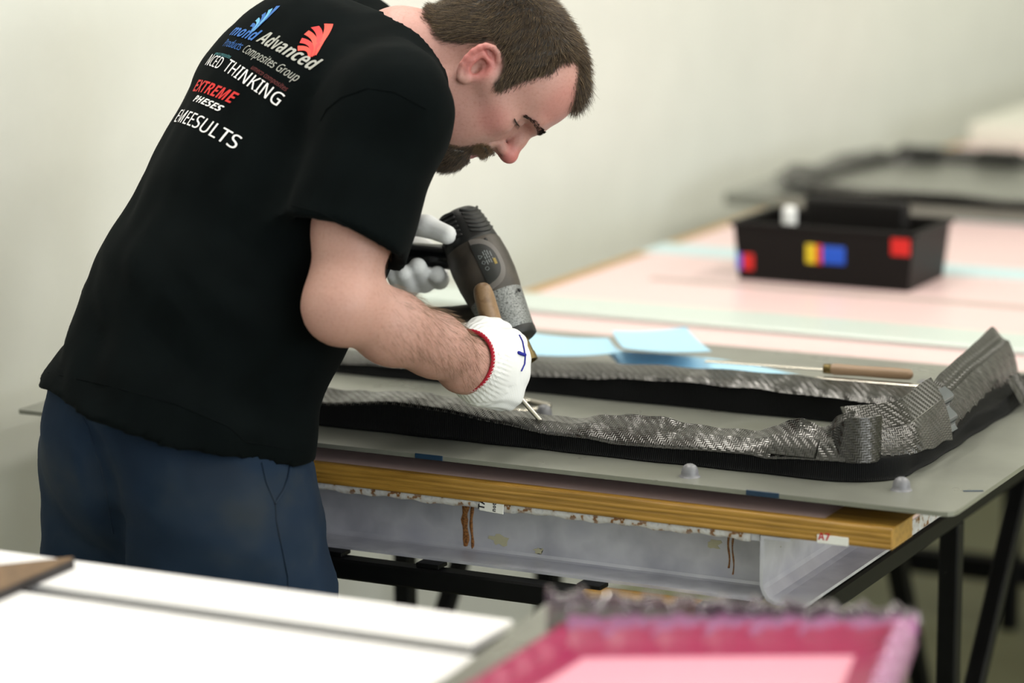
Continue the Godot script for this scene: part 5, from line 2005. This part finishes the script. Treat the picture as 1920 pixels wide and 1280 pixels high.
	for i in 13:
		var u := i / 12.0 * 3.999
		var k: Vector2 = lp[int(u)].lerp(lp[int(u) + 1], u - int(u))
		var q := spot(k.x, k.y, 3.7)
		var dd := (q - EYE).normalized()
		var t0 := hf.hit(q, dd, 0.6, hf.all())
		if t0 < 0.0: continue
		var hp0 := to_head(q + dd * (t0 - 0.0008))
		if hp0.z > 30.0: lash.append(hp0)
	for s in [-1, 1]:
		var path := []
		var rad := []
		for i in lash.size():
			path.append(hp(lash[i].x, lash[i].y, lash[i].z * s) - base)
			rad.append(0.0002 + 0.0007 * sin(PI * (i + 0.3) / (lash.size() - 0.4)))
		if path.size() > 2: el_m.tube(path, rad, 6, false)
		for i in 14:
			var f := i / 13.0 * (lash.size() - 1.001)
			var p: Vector3 = lash[int(f)].lerp(lash[int(f) + 1], f - int(f))
			p = hp(p.x, p.y, p.z * s) - base
			var dir: Vector3 = (HB.x * 0.5 - HB.y * 0.6 + HB.z * s * 0.5).normalized()
			el_m.tube([p, p + dir * 0.0035, p + dir * 0.0065], [0.00030, 0.00024, 0.0001], 4, false)
	part(t, "eyelashes", el_m, M.hair)
	roots = []
	for i in range(head_last, arm_last):
		var p := body.v[i] + base
		var w := (p - el).dot((wr - el).normalized())
		if w < 0.03 or w > 0.27: continue
		var nn := body.n[i]
		if nn.dot((cx * 0.3 + cy * 0.8 + cz * 0.3)) < -0.35: continue
		var ax := (wr - el).normalized()
		for k in 2:
			if rng.randf() > smoothstep(0.02, 0.11, w): continue
			var jit := Vector3(rng.randf() - 0.5, rng.randf() - 0.5, rng.randf() - 0.5)
			var dir: Vector3 = (ax * 0.7 - cy * 0.5 + nn * 0.25 + jit * 0.6)
			dir = (dir - nn * (dir.dot(nn) - 0.16)).normalized()
			roots.append([p - base + jit * 0.007, dir, 0.010 + 0.012 * rng.randf(), 0.00024, Color(0.17, 0.10, 0.05) * (0.7 + 0.6 * rng.randf())])
	strands(bo, "arm_hair", sm, roots)
	make_clothes(t, base, spine, nk, rs, el, wr, ls, lel, lwr, hipR, hipL, kneeR, kneeL, ankR, ankL, toe)
func make_clothes(t: Node3D, base: Vector3, spine: Array, nk: Vector3, rs: Vector3, el: Vector3, wr: Vector3, ls: Vector3, lel: Vector3, lwr: Vector3, hipR: Vector3, hipL: Vector3, kneeR: Vector3, kneeL: Vector3, ankR: Vector3, ankL: Vector3, toe: Vector3):
	var cx := cam_basis.x
	var cy := cam_basis.y
	var cz := cam_basis.z
	# ---- T-shirt
	var f := Field.new()
	# right sleeve with an open hem
	var s1 := spot(640, 455, 3.83)
	var sdir := (s1 - rs).normalized()
	f.cone(rs, s1 + sdir * 0.05, 0.079, 0.090, 0.0)
	f.plane(s1, sdir, 2)
	f.cone(s1 - sdir * 0.07, s1 + sdir * 0.08, 0.058, 0.084, 0.004, 1)
	# left sleeve
	var l1 := ls.lerp(lel, 0.55)
	f.cone(ls, l1, 0.075, 0.078, 0.02)
	# trunk
	var hem := spot(314, 800, 3.97)
	var hn := (cx * 0.28 + cy * 0.94 + cz * 0.18).normalized()
	f.wide_cone(hem - TS * 0.14, spine[0][0], spine[0][1] + 0.014, spine[0][1] + 0.005, TL, 1.22, 0.03)
	for i in spine.size() - 1:
		f.wide_cone(spine[i][0], spine[i + 1][0], spine[i][1], spine[i + 1][1], TL, 1.14, 0.03)
	f.cone(spot(625, 158, 4.06), nk - TS * 0.02, 0.138, 0.066, 0.05)
	f.cone(rs, ls, 0.072, 0.072, 0.05)
	f.cone(rs - TS * 0.02, spot(752, 112, 4.02), 0.070, 0.062, 0.04)
	# belly drape
	f.cone(spot(515, 690, 3.93), spot(505, 900, 3.90), 0.050, 0.056, 0.05)
	# neck opening and hem
	var nd := (hp(-15, -10, 0) - nk).normalized()
	var na := (cx * 0.82 + cy * 0.57).normalized()
	var c0 := spot(784, 108, 4.055)
	f.cone(c0 - na * 0.002, c0 + na * 0.05, 0.064, 0.105, 0.006, 1)
	f.cone(c0 + na * 0.05, c0 + na * 0.14, 0.105, 0.12, 0.006, 1)
	f.plane(spot(75, 690, 3.99), -hn, 2)
	f.wide_cone(hem - TS * 0.2, hem - TS * 0.07, 0.160, 0.130, TL, 1.12, 0.006, 1)
	var nz := FastNoiseLite.new()
	nz.seed = 4
	nz.frequency = 1.0
	nz.fractal_octaves = 2
	var mid := spot(480, 420, 4.0)
	f.relief = func(p: Vector3) -> float:
		var d := p - mid
		var a := d.dot(TL)
		var b := d.dot(TS)
		var c := d.dot(TF)
		var w := nz.get_noise_3d(a * 9.0 + b * 2.0, b * 3.2 - c * 3.0, c * 8.0)
		var low := smoothstep(0.05, -0.25, b)
		var fold := nz.get_noise_3d(a * 4.0 + b * 9.0 + 7.0, b * 5.0 + a * 7.0, c * 3.0 + 3.0)
		return 0.0050 * w + 0.006 * fold * low + 0.003 * fold
	var m := MB.new()
	var lo := hem.min(rs).min(ls).min(lel).min(el) - Vector3.ONE * 0.27
	var hi := hem.max(rs).max(ls).max(nk) + Vector3(0.27, 0.17, 0.27)
	lo.y = 0.72
	f.net(m, lo, hi, 0.0065, base)
	var sh = part(t, "shirt", m, M.shirt, "black T-shirt with company print on the back")
	seam(sh, "shoulder_seam", f, [[601, 226], [612, 205], [640, 182], [690, 165], [740, 172], [798, 204]], 0.0008, M.shirt, 0.0002)
	seam(sh, "hem_stitch", f, [[90, 698], [200, 722], [330, 757], [430, 800], [460, 828], [570, 846]], 0.0007, M.shirt, 0.0)
	seam(sh, "sleeve_stitch", f, [[548, 385], [600, 398], [680, 440], [752, 480]], 0.0010, M.shirt, 0.0)
	# collar rib
	var cp := []
	var cr := []
	var e1 := na.cross(cz).normalized()
	var e2 := na.cross(e1).normalized()
	for i in 41:
		var a := TAU * i / 40.0
		cp.append(c0 + (e1 * cos(a) + e2 * sin(a)) * 0.0665 - base)
		cr.append(0.0058)
	var cm := MB.new()
	cm.tube(cp, cr, 10, false)
	part(sh, "collar", cm, M.shirt)
	shirt_print(sh, f, base)
	# ---- trousers
	var q := Field.new()
	q.ell(spot(322, 815, 3.985), Basis(TF, TS, TL), Vector3(0.160, 0.17, 0.165), 0.05)
	q.cone(spot(300, 745, 3.98), hipL.lerp(hipR, 0.3), 0.135, 0.13, 0.05)
	q.cone(hipL, hipL.lerp(kneeL, 0.5), 0.122, 0.115, 0.02)
	q.cone(hipL.lerp(kneeL, 0.5), kneeL, 0.115, 0.10, 0.04)
	q.cone(kneeL, ankL, 0.10, 0.09, 0.04)
	q.cone(spot(330, 830, 3.93), hipR.lerp(kneeR, 0.25), 0.118, 0.137, 0.012)
	q.cone(hipR, hipR.lerp(kneeR, 0.45), 0.134, 0.142, 0.014)
	q.cone(hipR.lerp(kneeR, 0.45), kneeR, 0.142, 0.115, 0.012)
	q.cone(kneeR, ankR + Vector3(0, 0.0, 0), 0.115, 0.098, 0.012)
	q.plane(spot(75, 670, 3.99), hn, 2)
	# crease where the right leg hangs in front of the left
	var qa := q.all()
	var cre := []
	for k in [[148, 765], [166, 830], [186, 905], [203, 985], [218, 1065], [228, 1130]]:
		var e := spot(k[0], k[1], 3.4)
		var d := (e - EYE).normalized()
		var hh := q.hit(e, d, 1.2, qa)
		if hh > 0.0: cre.append(e + d * (hh - 0.001))
	for i in cre.size() - 1: q.cone(cre[i], cre[i + 1], 0.0065 + 0.002 * i, 0.0085 + 0.002 * i, 0.026, 1)
	q.plane(Vector3(0, 0.035, 0), Vector3.DOWN, 2)
	q.relief = func(p: Vector3) -> float:
		var d := p - hipR
		var w := nz.get_noise_3d(d.x * 7.0, d.y * 4.0, d.z * 7.0)
		var e := nz.get_noise_3d(d.x * 6.0 + d.y * 9.0, d.y * 11.0 + d.x * 5.0 + 9.0, d.z * 6.0)
		return 0.006 * w + 0.0045 * e
	var tm := MB.new()
	var tl := hipL.min(hipR).min(kneeL).min(ankL) - Vector3.ONE * 0.22
	var th := hipL.max(hipR).max(kneeR) + Vector3.ONE * 0.26
	tl.y = 0.02
	q.net(tm, tl, th, 0.0095, base)
	var tr = part(t, "trousers", tm, M.trousers, "dusty navy work trousers")
	seam(tr, "pocket_welt", q, [[546, 868], [541, 895], [532, 920], [517, 943]], 0.0024, M.trousers, 0.0006)
	seam(tr, "side_seam", q, [[517, 943], [519, 975], [530, 1030], [540, 1080], [541, 1110]], 0.0016, M.trousers, 0.0)
	seam(tr, "pocket_welt", q, [[492, 868], [500, 905], [515, 940]], 0.0016, M.trousers, 0.0)
	seam(tr, "seat_seam", q, [[150, 772], [165, 800], [178, 840], [190, 880], [200, 930], [212, 1000]], 0.0014, M.trousers, 0.0)
	# ---- shoes
	for a in [ankR, ankL]:
		var sf := Field.new()
		var g := Vector3(a.x, 0.0, a.z)
		sf.cone(g + Vector3(0, 0.045, 0) - toe * 0.06, g + Vector3(0, 0.042, 0) + toe * 0.10, 0.042, 0.040, 0.02)
		sf.cone(g + Vector3(0, 0.038, 0) + toe * 0.10, g + Vector3(0, 0.032, 0) + toe * 0.17, 0.042, 0.034, 0.02)
		sf.cone(g + Vector3(0, 0.05, 0) - toe * 0.02, g + Vector3(0, 0.10, 0), 0.045, 0.045, 0.02)
		sf.plane(Vector3(0, 0.002, 0), Vector3.DOWN, 2)
		var sm := MB.new()
		sf.net(sm, g - Vector3(0.28, 0.01, 0.28), g + Vector3(0.28, 0.17, 0.28), 0.01, base)
		part(t, "shoe", sm, M.shoe)
	gloves(t, base, wr, lwr)

# ---- gloves
func finger(f: Field, pts: Array, r0: float, r1: float, k := 0.006):
	for i in pts.size() - 1:
		var a := float(i) / (pts.size() - 1)
		var b := float(i + 1) / (pts.size() - 1)
		f.cone(pts[i], pts[i + 1], lerpf(r0, r1, a), lerpf(r0, r1, b), 0.012 if i == 0 else k)

func gloves(t: Node3D, base: Vector3, wr: Vector3, lwr: Vector3):
	var cy := cam_basis.y
	var f := Field.new()
	var cuff := spot(877, 678, 3.985)
	var ax := (spot(925, 695, 4.055) - spot(835, 660, 3.93)).normalized()
	f.cone(cuff - ax * 0.02, cuff + ax * 0.03, 0.0415, 0.041, 0.0)
	f.cone(cuff + ax * 0.03, spot(925, 690, 4.045), 0.041, 0.030, 0.02)
	for w in [[902, 652, 958, 640], [906, 680, 969, 670], [904, 706, 968, 702], [898, 722, 954, 736]]:
		f.cone(spot(w[0], w[1], 4.015), spot(w[2], w[3], 4.045), 0.020, 0.0155, 0.022)
	f.cone(spot(935, 660, 4.045), spot(938, 715, 4.045), 0.022, 0.022, 0.02)
	finger(f, [spot(958, 640, 4.05), spot(969, 643, 4.095), spot(949, 650, 4.128), spot(925, 650, 4.118)], 0.0150, 0.0100)
	finger(f, [spot(969, 670, 4.05), spot(976, 674, 4.098), spot(954, 681, 4.130), spot(930, 681, 4.118)], 0.0152, 0.0102)
	finger(f, [spot(968, 702, 4.05), spot(973, 707, 4.096), spot(951, 712, 4.128), spot(930, 711, 4.116)], 0.0148, 0.0100)
	finger(f, [spot(954, 736, 4.045), spot(960, 743, 4.085), spot(942, 748, 4.115), spot(922, 742, 4.105)], 0.0138, 0.0095)
	finger(f, [spot(890, 640, 4.01), spot(900, 622, 4.045), spot(925, 614, 4.085), spot(945, 618, 4.108)], 0.0205, 0.0118)
	f.cone(spot(893, 650, 4.02), spot(905, 630, 4.05), 0.024, 0.020, 0.02)
	f.cone(spot(905, 730, 4.02), spot(945, 742, 4.05), 0.018, 0.017, 0.02)
	f.cone(cuff - ax * 0.09, cuff - ax * 0.004, 0.060, 0.0385, 0.001, 1)
	f.plane(cuff - ax * 0.006, -ax, 2, 0.001)
	var e1 := ax.cross(cy).normalized()
	var e2 := ax.cross(e1)
	var wrin := spot(905, 768, 4.06)
	f.relief = func(p: Vector3) -> float:
		var d := p - cuff
		var along := d.dot(ax)
		var ang := atan2(d.dot(e2), d.dot(e1))
		var r := 0.0010 * sin(ang * 44.0) * smoothstep(0.055, 0.02, along)
		var dw := p - wrin
		r += 0.0013 * sin(dw.length() * 420.0) * smoothstep(0.075, 0.03, dw.length())
		return r
	var m := MB.new()
	var c := spot(928, 682, 4.05)
	f.net(m, c - Vector3.ONE * 0.10, c + Vector3.ONE * 0.10, 0.0024, base)
	var g = part(t, "glove", m, M.glove, "white knitted glove with a red cuff hem on the near hand")
	# red hem with white stitches
	var hp_ := []
	var hr := []
	for i in 49:
		var a := TAU * i / 48.0
		hp_.append(cuff - ax * 0.006 + (e1 * cos(a) + e2 * sin(a)) * 0.0408 - base)
		hr.append(0.0030)
	var hm := MB.new()
	hm.tube(hp_, hr, 8, false)
	var he = part(g, "cuff_hem", hm, M.glove_hem, "red overlocked hem")
	var st := MB.new()
	for i in 56:
		var a := TAU * i / 56.0
		var rd := e1 * cos(a) + e2 * sin(a)
		var tg := e2 * cos(a) - e1 * sin(a)
		var p := cuff - ax * 0.0068 + rd * 0.0432 - base
		st.tube([p - tg * 0.0012 + ax * 0.0008, p + tg * 0.0012 - ax * 0.0008], [0.00055, 0.00055], 5)
	part(g, "hem_stitches", st, M.seam_white)
	seam(g, "knuckle_seam", f, [[974, 628], [980, 640], [983, 655], [985, 668], [984, 682], [978, 695]], 0.0010, M.seam_blue, 0.0004, 3.8)
	seam(g, "knuckle_seam", f, [[973, 661], [977, 663], [984, 665]], 0.0026, M.seam_blue, 0.0, 3.8)
	# far hand round the grip of the heat gun
	var l := Field.new()
	l.cone(lwr, spot(738, 465, 4.26), 0.036, 0.034, 0.0)
	l.cone(spot(738, 450, 4.262), spot(790, 470, 4.268), 0.026, 0.019, 0.02)
	l.cone(spot(735, 480, 4.262), spot(770, 492, 4.268), 0.026, 0.018, 0.02)
	finger(l, [spot(735, 445, 4.235), spot(762, 420, 4.195), spot(800, 424, 4.175), spot(838, 440, 4.160)], 0.0185, 0.0135)
	finger(l, [spot(792, 472, 4.268), spot(822, 500, 4.262), spot(824, 524, 4.235), spot(820, 515, 4.190)], 0.0145, 0.0125)
	finger(l, [spot(778, 485, 4.268), spot(792, 520, 4.258), spot(796, 530, 4.225), spot(783, 500, 4.172)], 0.0150, 0.0128)
	finger(l, [spot(760, 490, 4.268), spot(768, 530, 4.255), spot(768, 540, 4.220), spot(757, 512, 4.172)], 0.0142, 0.0120)
	finger(l, [spot(745, 492, 4.265), spot(748, 530, 4.25), spot(748, 538, 4.22), spot(738, 515, 4.18)], 0.0128, 0.0105)
	var lm := MB.new()
	var lc := spot(765, 480, 4.22)
	l.net(lm, lc - Vector3.ONE * 0.12, lc + Vector3.ONE * 0.12, 0.0028, base)
	part(t, "glove", lm, M.glove, "white knitted glove round the grip of the heat gun")

# ---- print on the back of the shirt
func glyphs(words: String, weight: int, slant: float) -> Array:
	# triangles of the front faces, 1 unit = cap height, origin at the left of the base line; returns [points, width]
	var tm := TextMesh.new()
	var fo := SystemFont.new()
	fo.font_names = PackedStringArray(["Droid Sans"])
	fo.font_weight = weight
	tm.font = fo
	tm.text = words
	tm.font_size = 64
	tm.pixel_size = 1.0 / 46.0
	tm.depth = 0.0
	tm.curve_step = 1.5
	tm.horizontal_alignment = HORIZONTAL_ALIGNMENT_LEFT
	tm.vertical_alignment = VERTICAL_ALIGNMENT_BOTTOM
	var arr := tm.get_mesh_arrays()
	var v: PackedVector3Array = arr[Mesh.ARRAY_VERTEX]
	var ix: PackedInt32Array = arr[Mesh.ARRAY_INDEX] if arr[Mesh.ARRAY_INDEX] != null else PackedInt32Array(range(v.size()))
	var out := PackedVector2Array()
	var w := 0.0
	var low := 1e9
	for p in v: low = minf(low, p.y)
	for i in range(0, ix.size(), 3):
		for k in 3:
			var p := v[ix[i + k]]
			out.append(Vector2(p.x + slant * p.y, p.y))
			w = maxf(w, p.x)
	return [out, w]

func shirt_uv(px: float, py: float, f: Field, list: PackedInt32Array, po: Vector3, tx: Vector3, ty: Vector3) -> Vector2:
	var q := spot(px, py, 3.3)
	var d := (q - EYE).normalized()
	var h := f.hit(q, d, 1.5, list)
	var p := q + d * maxf(h, 0.0) - po
	return Vector2(p.dot(tx), p.dot(ty))

func stamp(parent: Node, tris: PackedVector2Array, f: Field, list: PackedInt32Array, base: Vector3, po: Vector3, tx: Vector3, ty: Vector3, map: Callable, mt: Material, called: String, label := ""):
	# lays flat shapes on the cloth: split fine, then drop every corner on the surface along the back's normal
	var nn := tx.cross(ty).normalized()
	var work := []
	for i in range(0, tris.size(), 3): work.append([map.call(tris[i]), map.call(tris[i + 1]), map.call(tris[i + 2])])
	var fine := []
	while not work.is_empty():
		var tq: Array = work.pop_back()
		var longest := 0.0
		var at := 0
		for k in 3:
			var e: float = tq[k].distance_to(tq[(k + 1) % 3])
			if e > longest:
				longest = e
				at = k
		if longest > 0.009:
			var mid: Vector2 = (tq[at] + tq[(at + 1) % 3]) / 2
			work.append([tq[at], mid, tq[(at + 2) % 3]])
			work.append([mid, tq[(at + 1) % 3], tq[(at + 2) % 3]])
		else: fine.append(tq)
	var m := MB.new()
	var made := {}
	for tq in fine:
		var ids := []
		for p in tq:
			var key := Vector2i((p * 20000.0).round())
			if not made.has(key):
				var start: Vector3 = po + tx * p.x + ty * p.y + nn * 0.22
				var h := f.hit(start, -nn, 0.6, list)
				made[key] = -1 if h < 0 else m.add(start - nn * (h - 0.0012) - base, nn)
			ids.append(made[key])
		if ids.min() < 0: continue
		var a := m.v[ids[0]]
		if (m.v[ids[1]] - a).cross(m.v[ids[2]] - a).dot(nn) > 0: m.ix.append_array([ids[0], ids[2], ids[1]])
		else: m.ix.append_array(ids)
	if m.ix.is_empty(): return
	for i in m.n.size(): m.n[i] = Vector3.ZERO
	for i in range(0, m.ix.size(), 3):
		var fn := (m.v[m.ix[i + 2]] - m.v[m.ix[i]]).cross(m.v[m.ix[i + 1]] - m.v[m.ix[i]])
		for k in 3: m.n[m.ix[i + k]] += fn
	for i in m.n.size(): m.n[i] = m.n[i].normalized() if m.n[i].length() > 0 else nn
	part(parent, called, m, mt, label)

func shirt_print(sh: Node, f: Field, base: Vector3):
	var list := f.all()
	var po := spot(470, 130, 3.95)
	# the print lies in the plane of the shoulder blades
	var tx := (TL + TF * 0.55).normalized()
	var ty := (TS - tx * TS.dot(tx)).normalized()
	# words, weight, slant, colour, ends of the base line and cap height in metres along the back
	var lines := [
		["mond", 700, 0.2, M.print_blue, Vector2(-0.068, 0.0260), Vector2(-0.001, 0.0246), 0.018],
		["Advanced", 700, 0.2, M.print_grey, Vector2(0.0062, 0.0255), Vector2(0.107, 0.0184), 0.020],
		["Products", 400, 0.15, M.print_blue, Vector2(-0.060, 0.009), Vector2(-0.0095, 0.008), 0.012],
		["Composites Group", 400, 0.15, M.print_grey, Vector2(-0.0033, 0.0069), Vector2(0.1028, -0.0024), 0.0125],
		["umeco composites", 400, 0.2, M.print_teal, Vector2(-0.066, -0.0035), Vector2(-0.016, -0.0054), 0.0055],
		["umeco composites", 400, 0.2, M.print_dark_red, Vector2(0.0332, -0.009), Vector2(0.1003, -0.0178), 0.0068],
		["NCED", 400, 0.0, M.print_white, Vector2(-0.076, -0.0245), Vector2(-0.0262, -0.0278), 0.0175],
		["THINKING", 400, 0.0, M.print_white, Vector2(-0.0163, -0.0277), Vector2(0.1012, -0.045), 0.0185],
		["EXTREME", 700, 0.25, M.print_red, Vector2(-0.075, -0.0635), Vector2(0.0379, -0.0669), 0.017],
		["PHESES", 700, 0.35, M.print_white, Vector2(-0.053, -0.0755), Vector2(0.0275, -0.0803), 0.0095],
		["EMEESULTS", 400, 0.0, M.print_white, Vector2(-0.086, -0.1105), Vector2(0.0884, -0.122), 0.0195]]
	for l in lines:
		var g := glyphs(l[0], l[1], l[2])
		var a: Vector2 = l[4]
		var b: Vector2 = l[5]
		var ex: Vector2 = (b - a) / g[1]
		var ey := Vector2(-(b - a).y, (b - a).x).normalized() * float(l[6])
		stamp(sh, g[0], f, list, base, po, tx, ty, func(p: Vector2) -> Vector2: return a + ex * p.x + ey * p.y, l[3], "print")
	# the two fan shaped leaf emblems
	var tops := [Vector2(-0.28, 0.25), Vector2(-0.27, 0.45), Vector2(-0.22, 0.66), Vector2(-0.13, 0.84), Vector2(0.02, 1.0)]
	for e in [[Vector2(-0.016, 0.0405), Vector2(-0.014, 0.0935), [M.print_blue, M.print_pale_blue]], [Vector2(0.0975, 0.0395), Vector2(0.0665, 0.0985), [M.print_orange, M.print_red]]]:
		var a: Vector2 = e[0]
		var b: Vector2 = e[1]
		var ey: Vector2 = b - a
		var ex := Vector2(ey.y, -ey.x)
		for k in 5:
			var tr := PackedVector2Array()
			var n := 10
			var prev := []
			var foot := Vector2(0.03 * k - 0.03, 0.01 + 0.02 * k)
			var bend := Vector2(-0.02 + 0.035 * k, 0.17 + 0.55 * tops[k].y)
			for i in n + 1:
				var u := i / float(n)
				var c: Vector2 = foot.lerp(bend, u).lerp(bend.lerp(tops[k], u), u)
				var dr: Vector2 = ((bend - foot) * (1.0 - u) + (tops[k] - bend) * u).normalized()
				var nr := Vector2(-dr.y, dr.x) * lerpf(0.010, 0.064, pow(u, 0.7))
				var cur := [c - nr, c + nr]
				if prev: tr.append_array([prev[0], prev[1], cur[0], prev[1], cur[1], cur[0]])
				prev = cur
			stamp(sh, tr, f, list, base, po, tx, ty, func(p: Vector2) -> Vector2: return a + ex * p.x + ey * p.y, e[2][k % 2], "emblem")
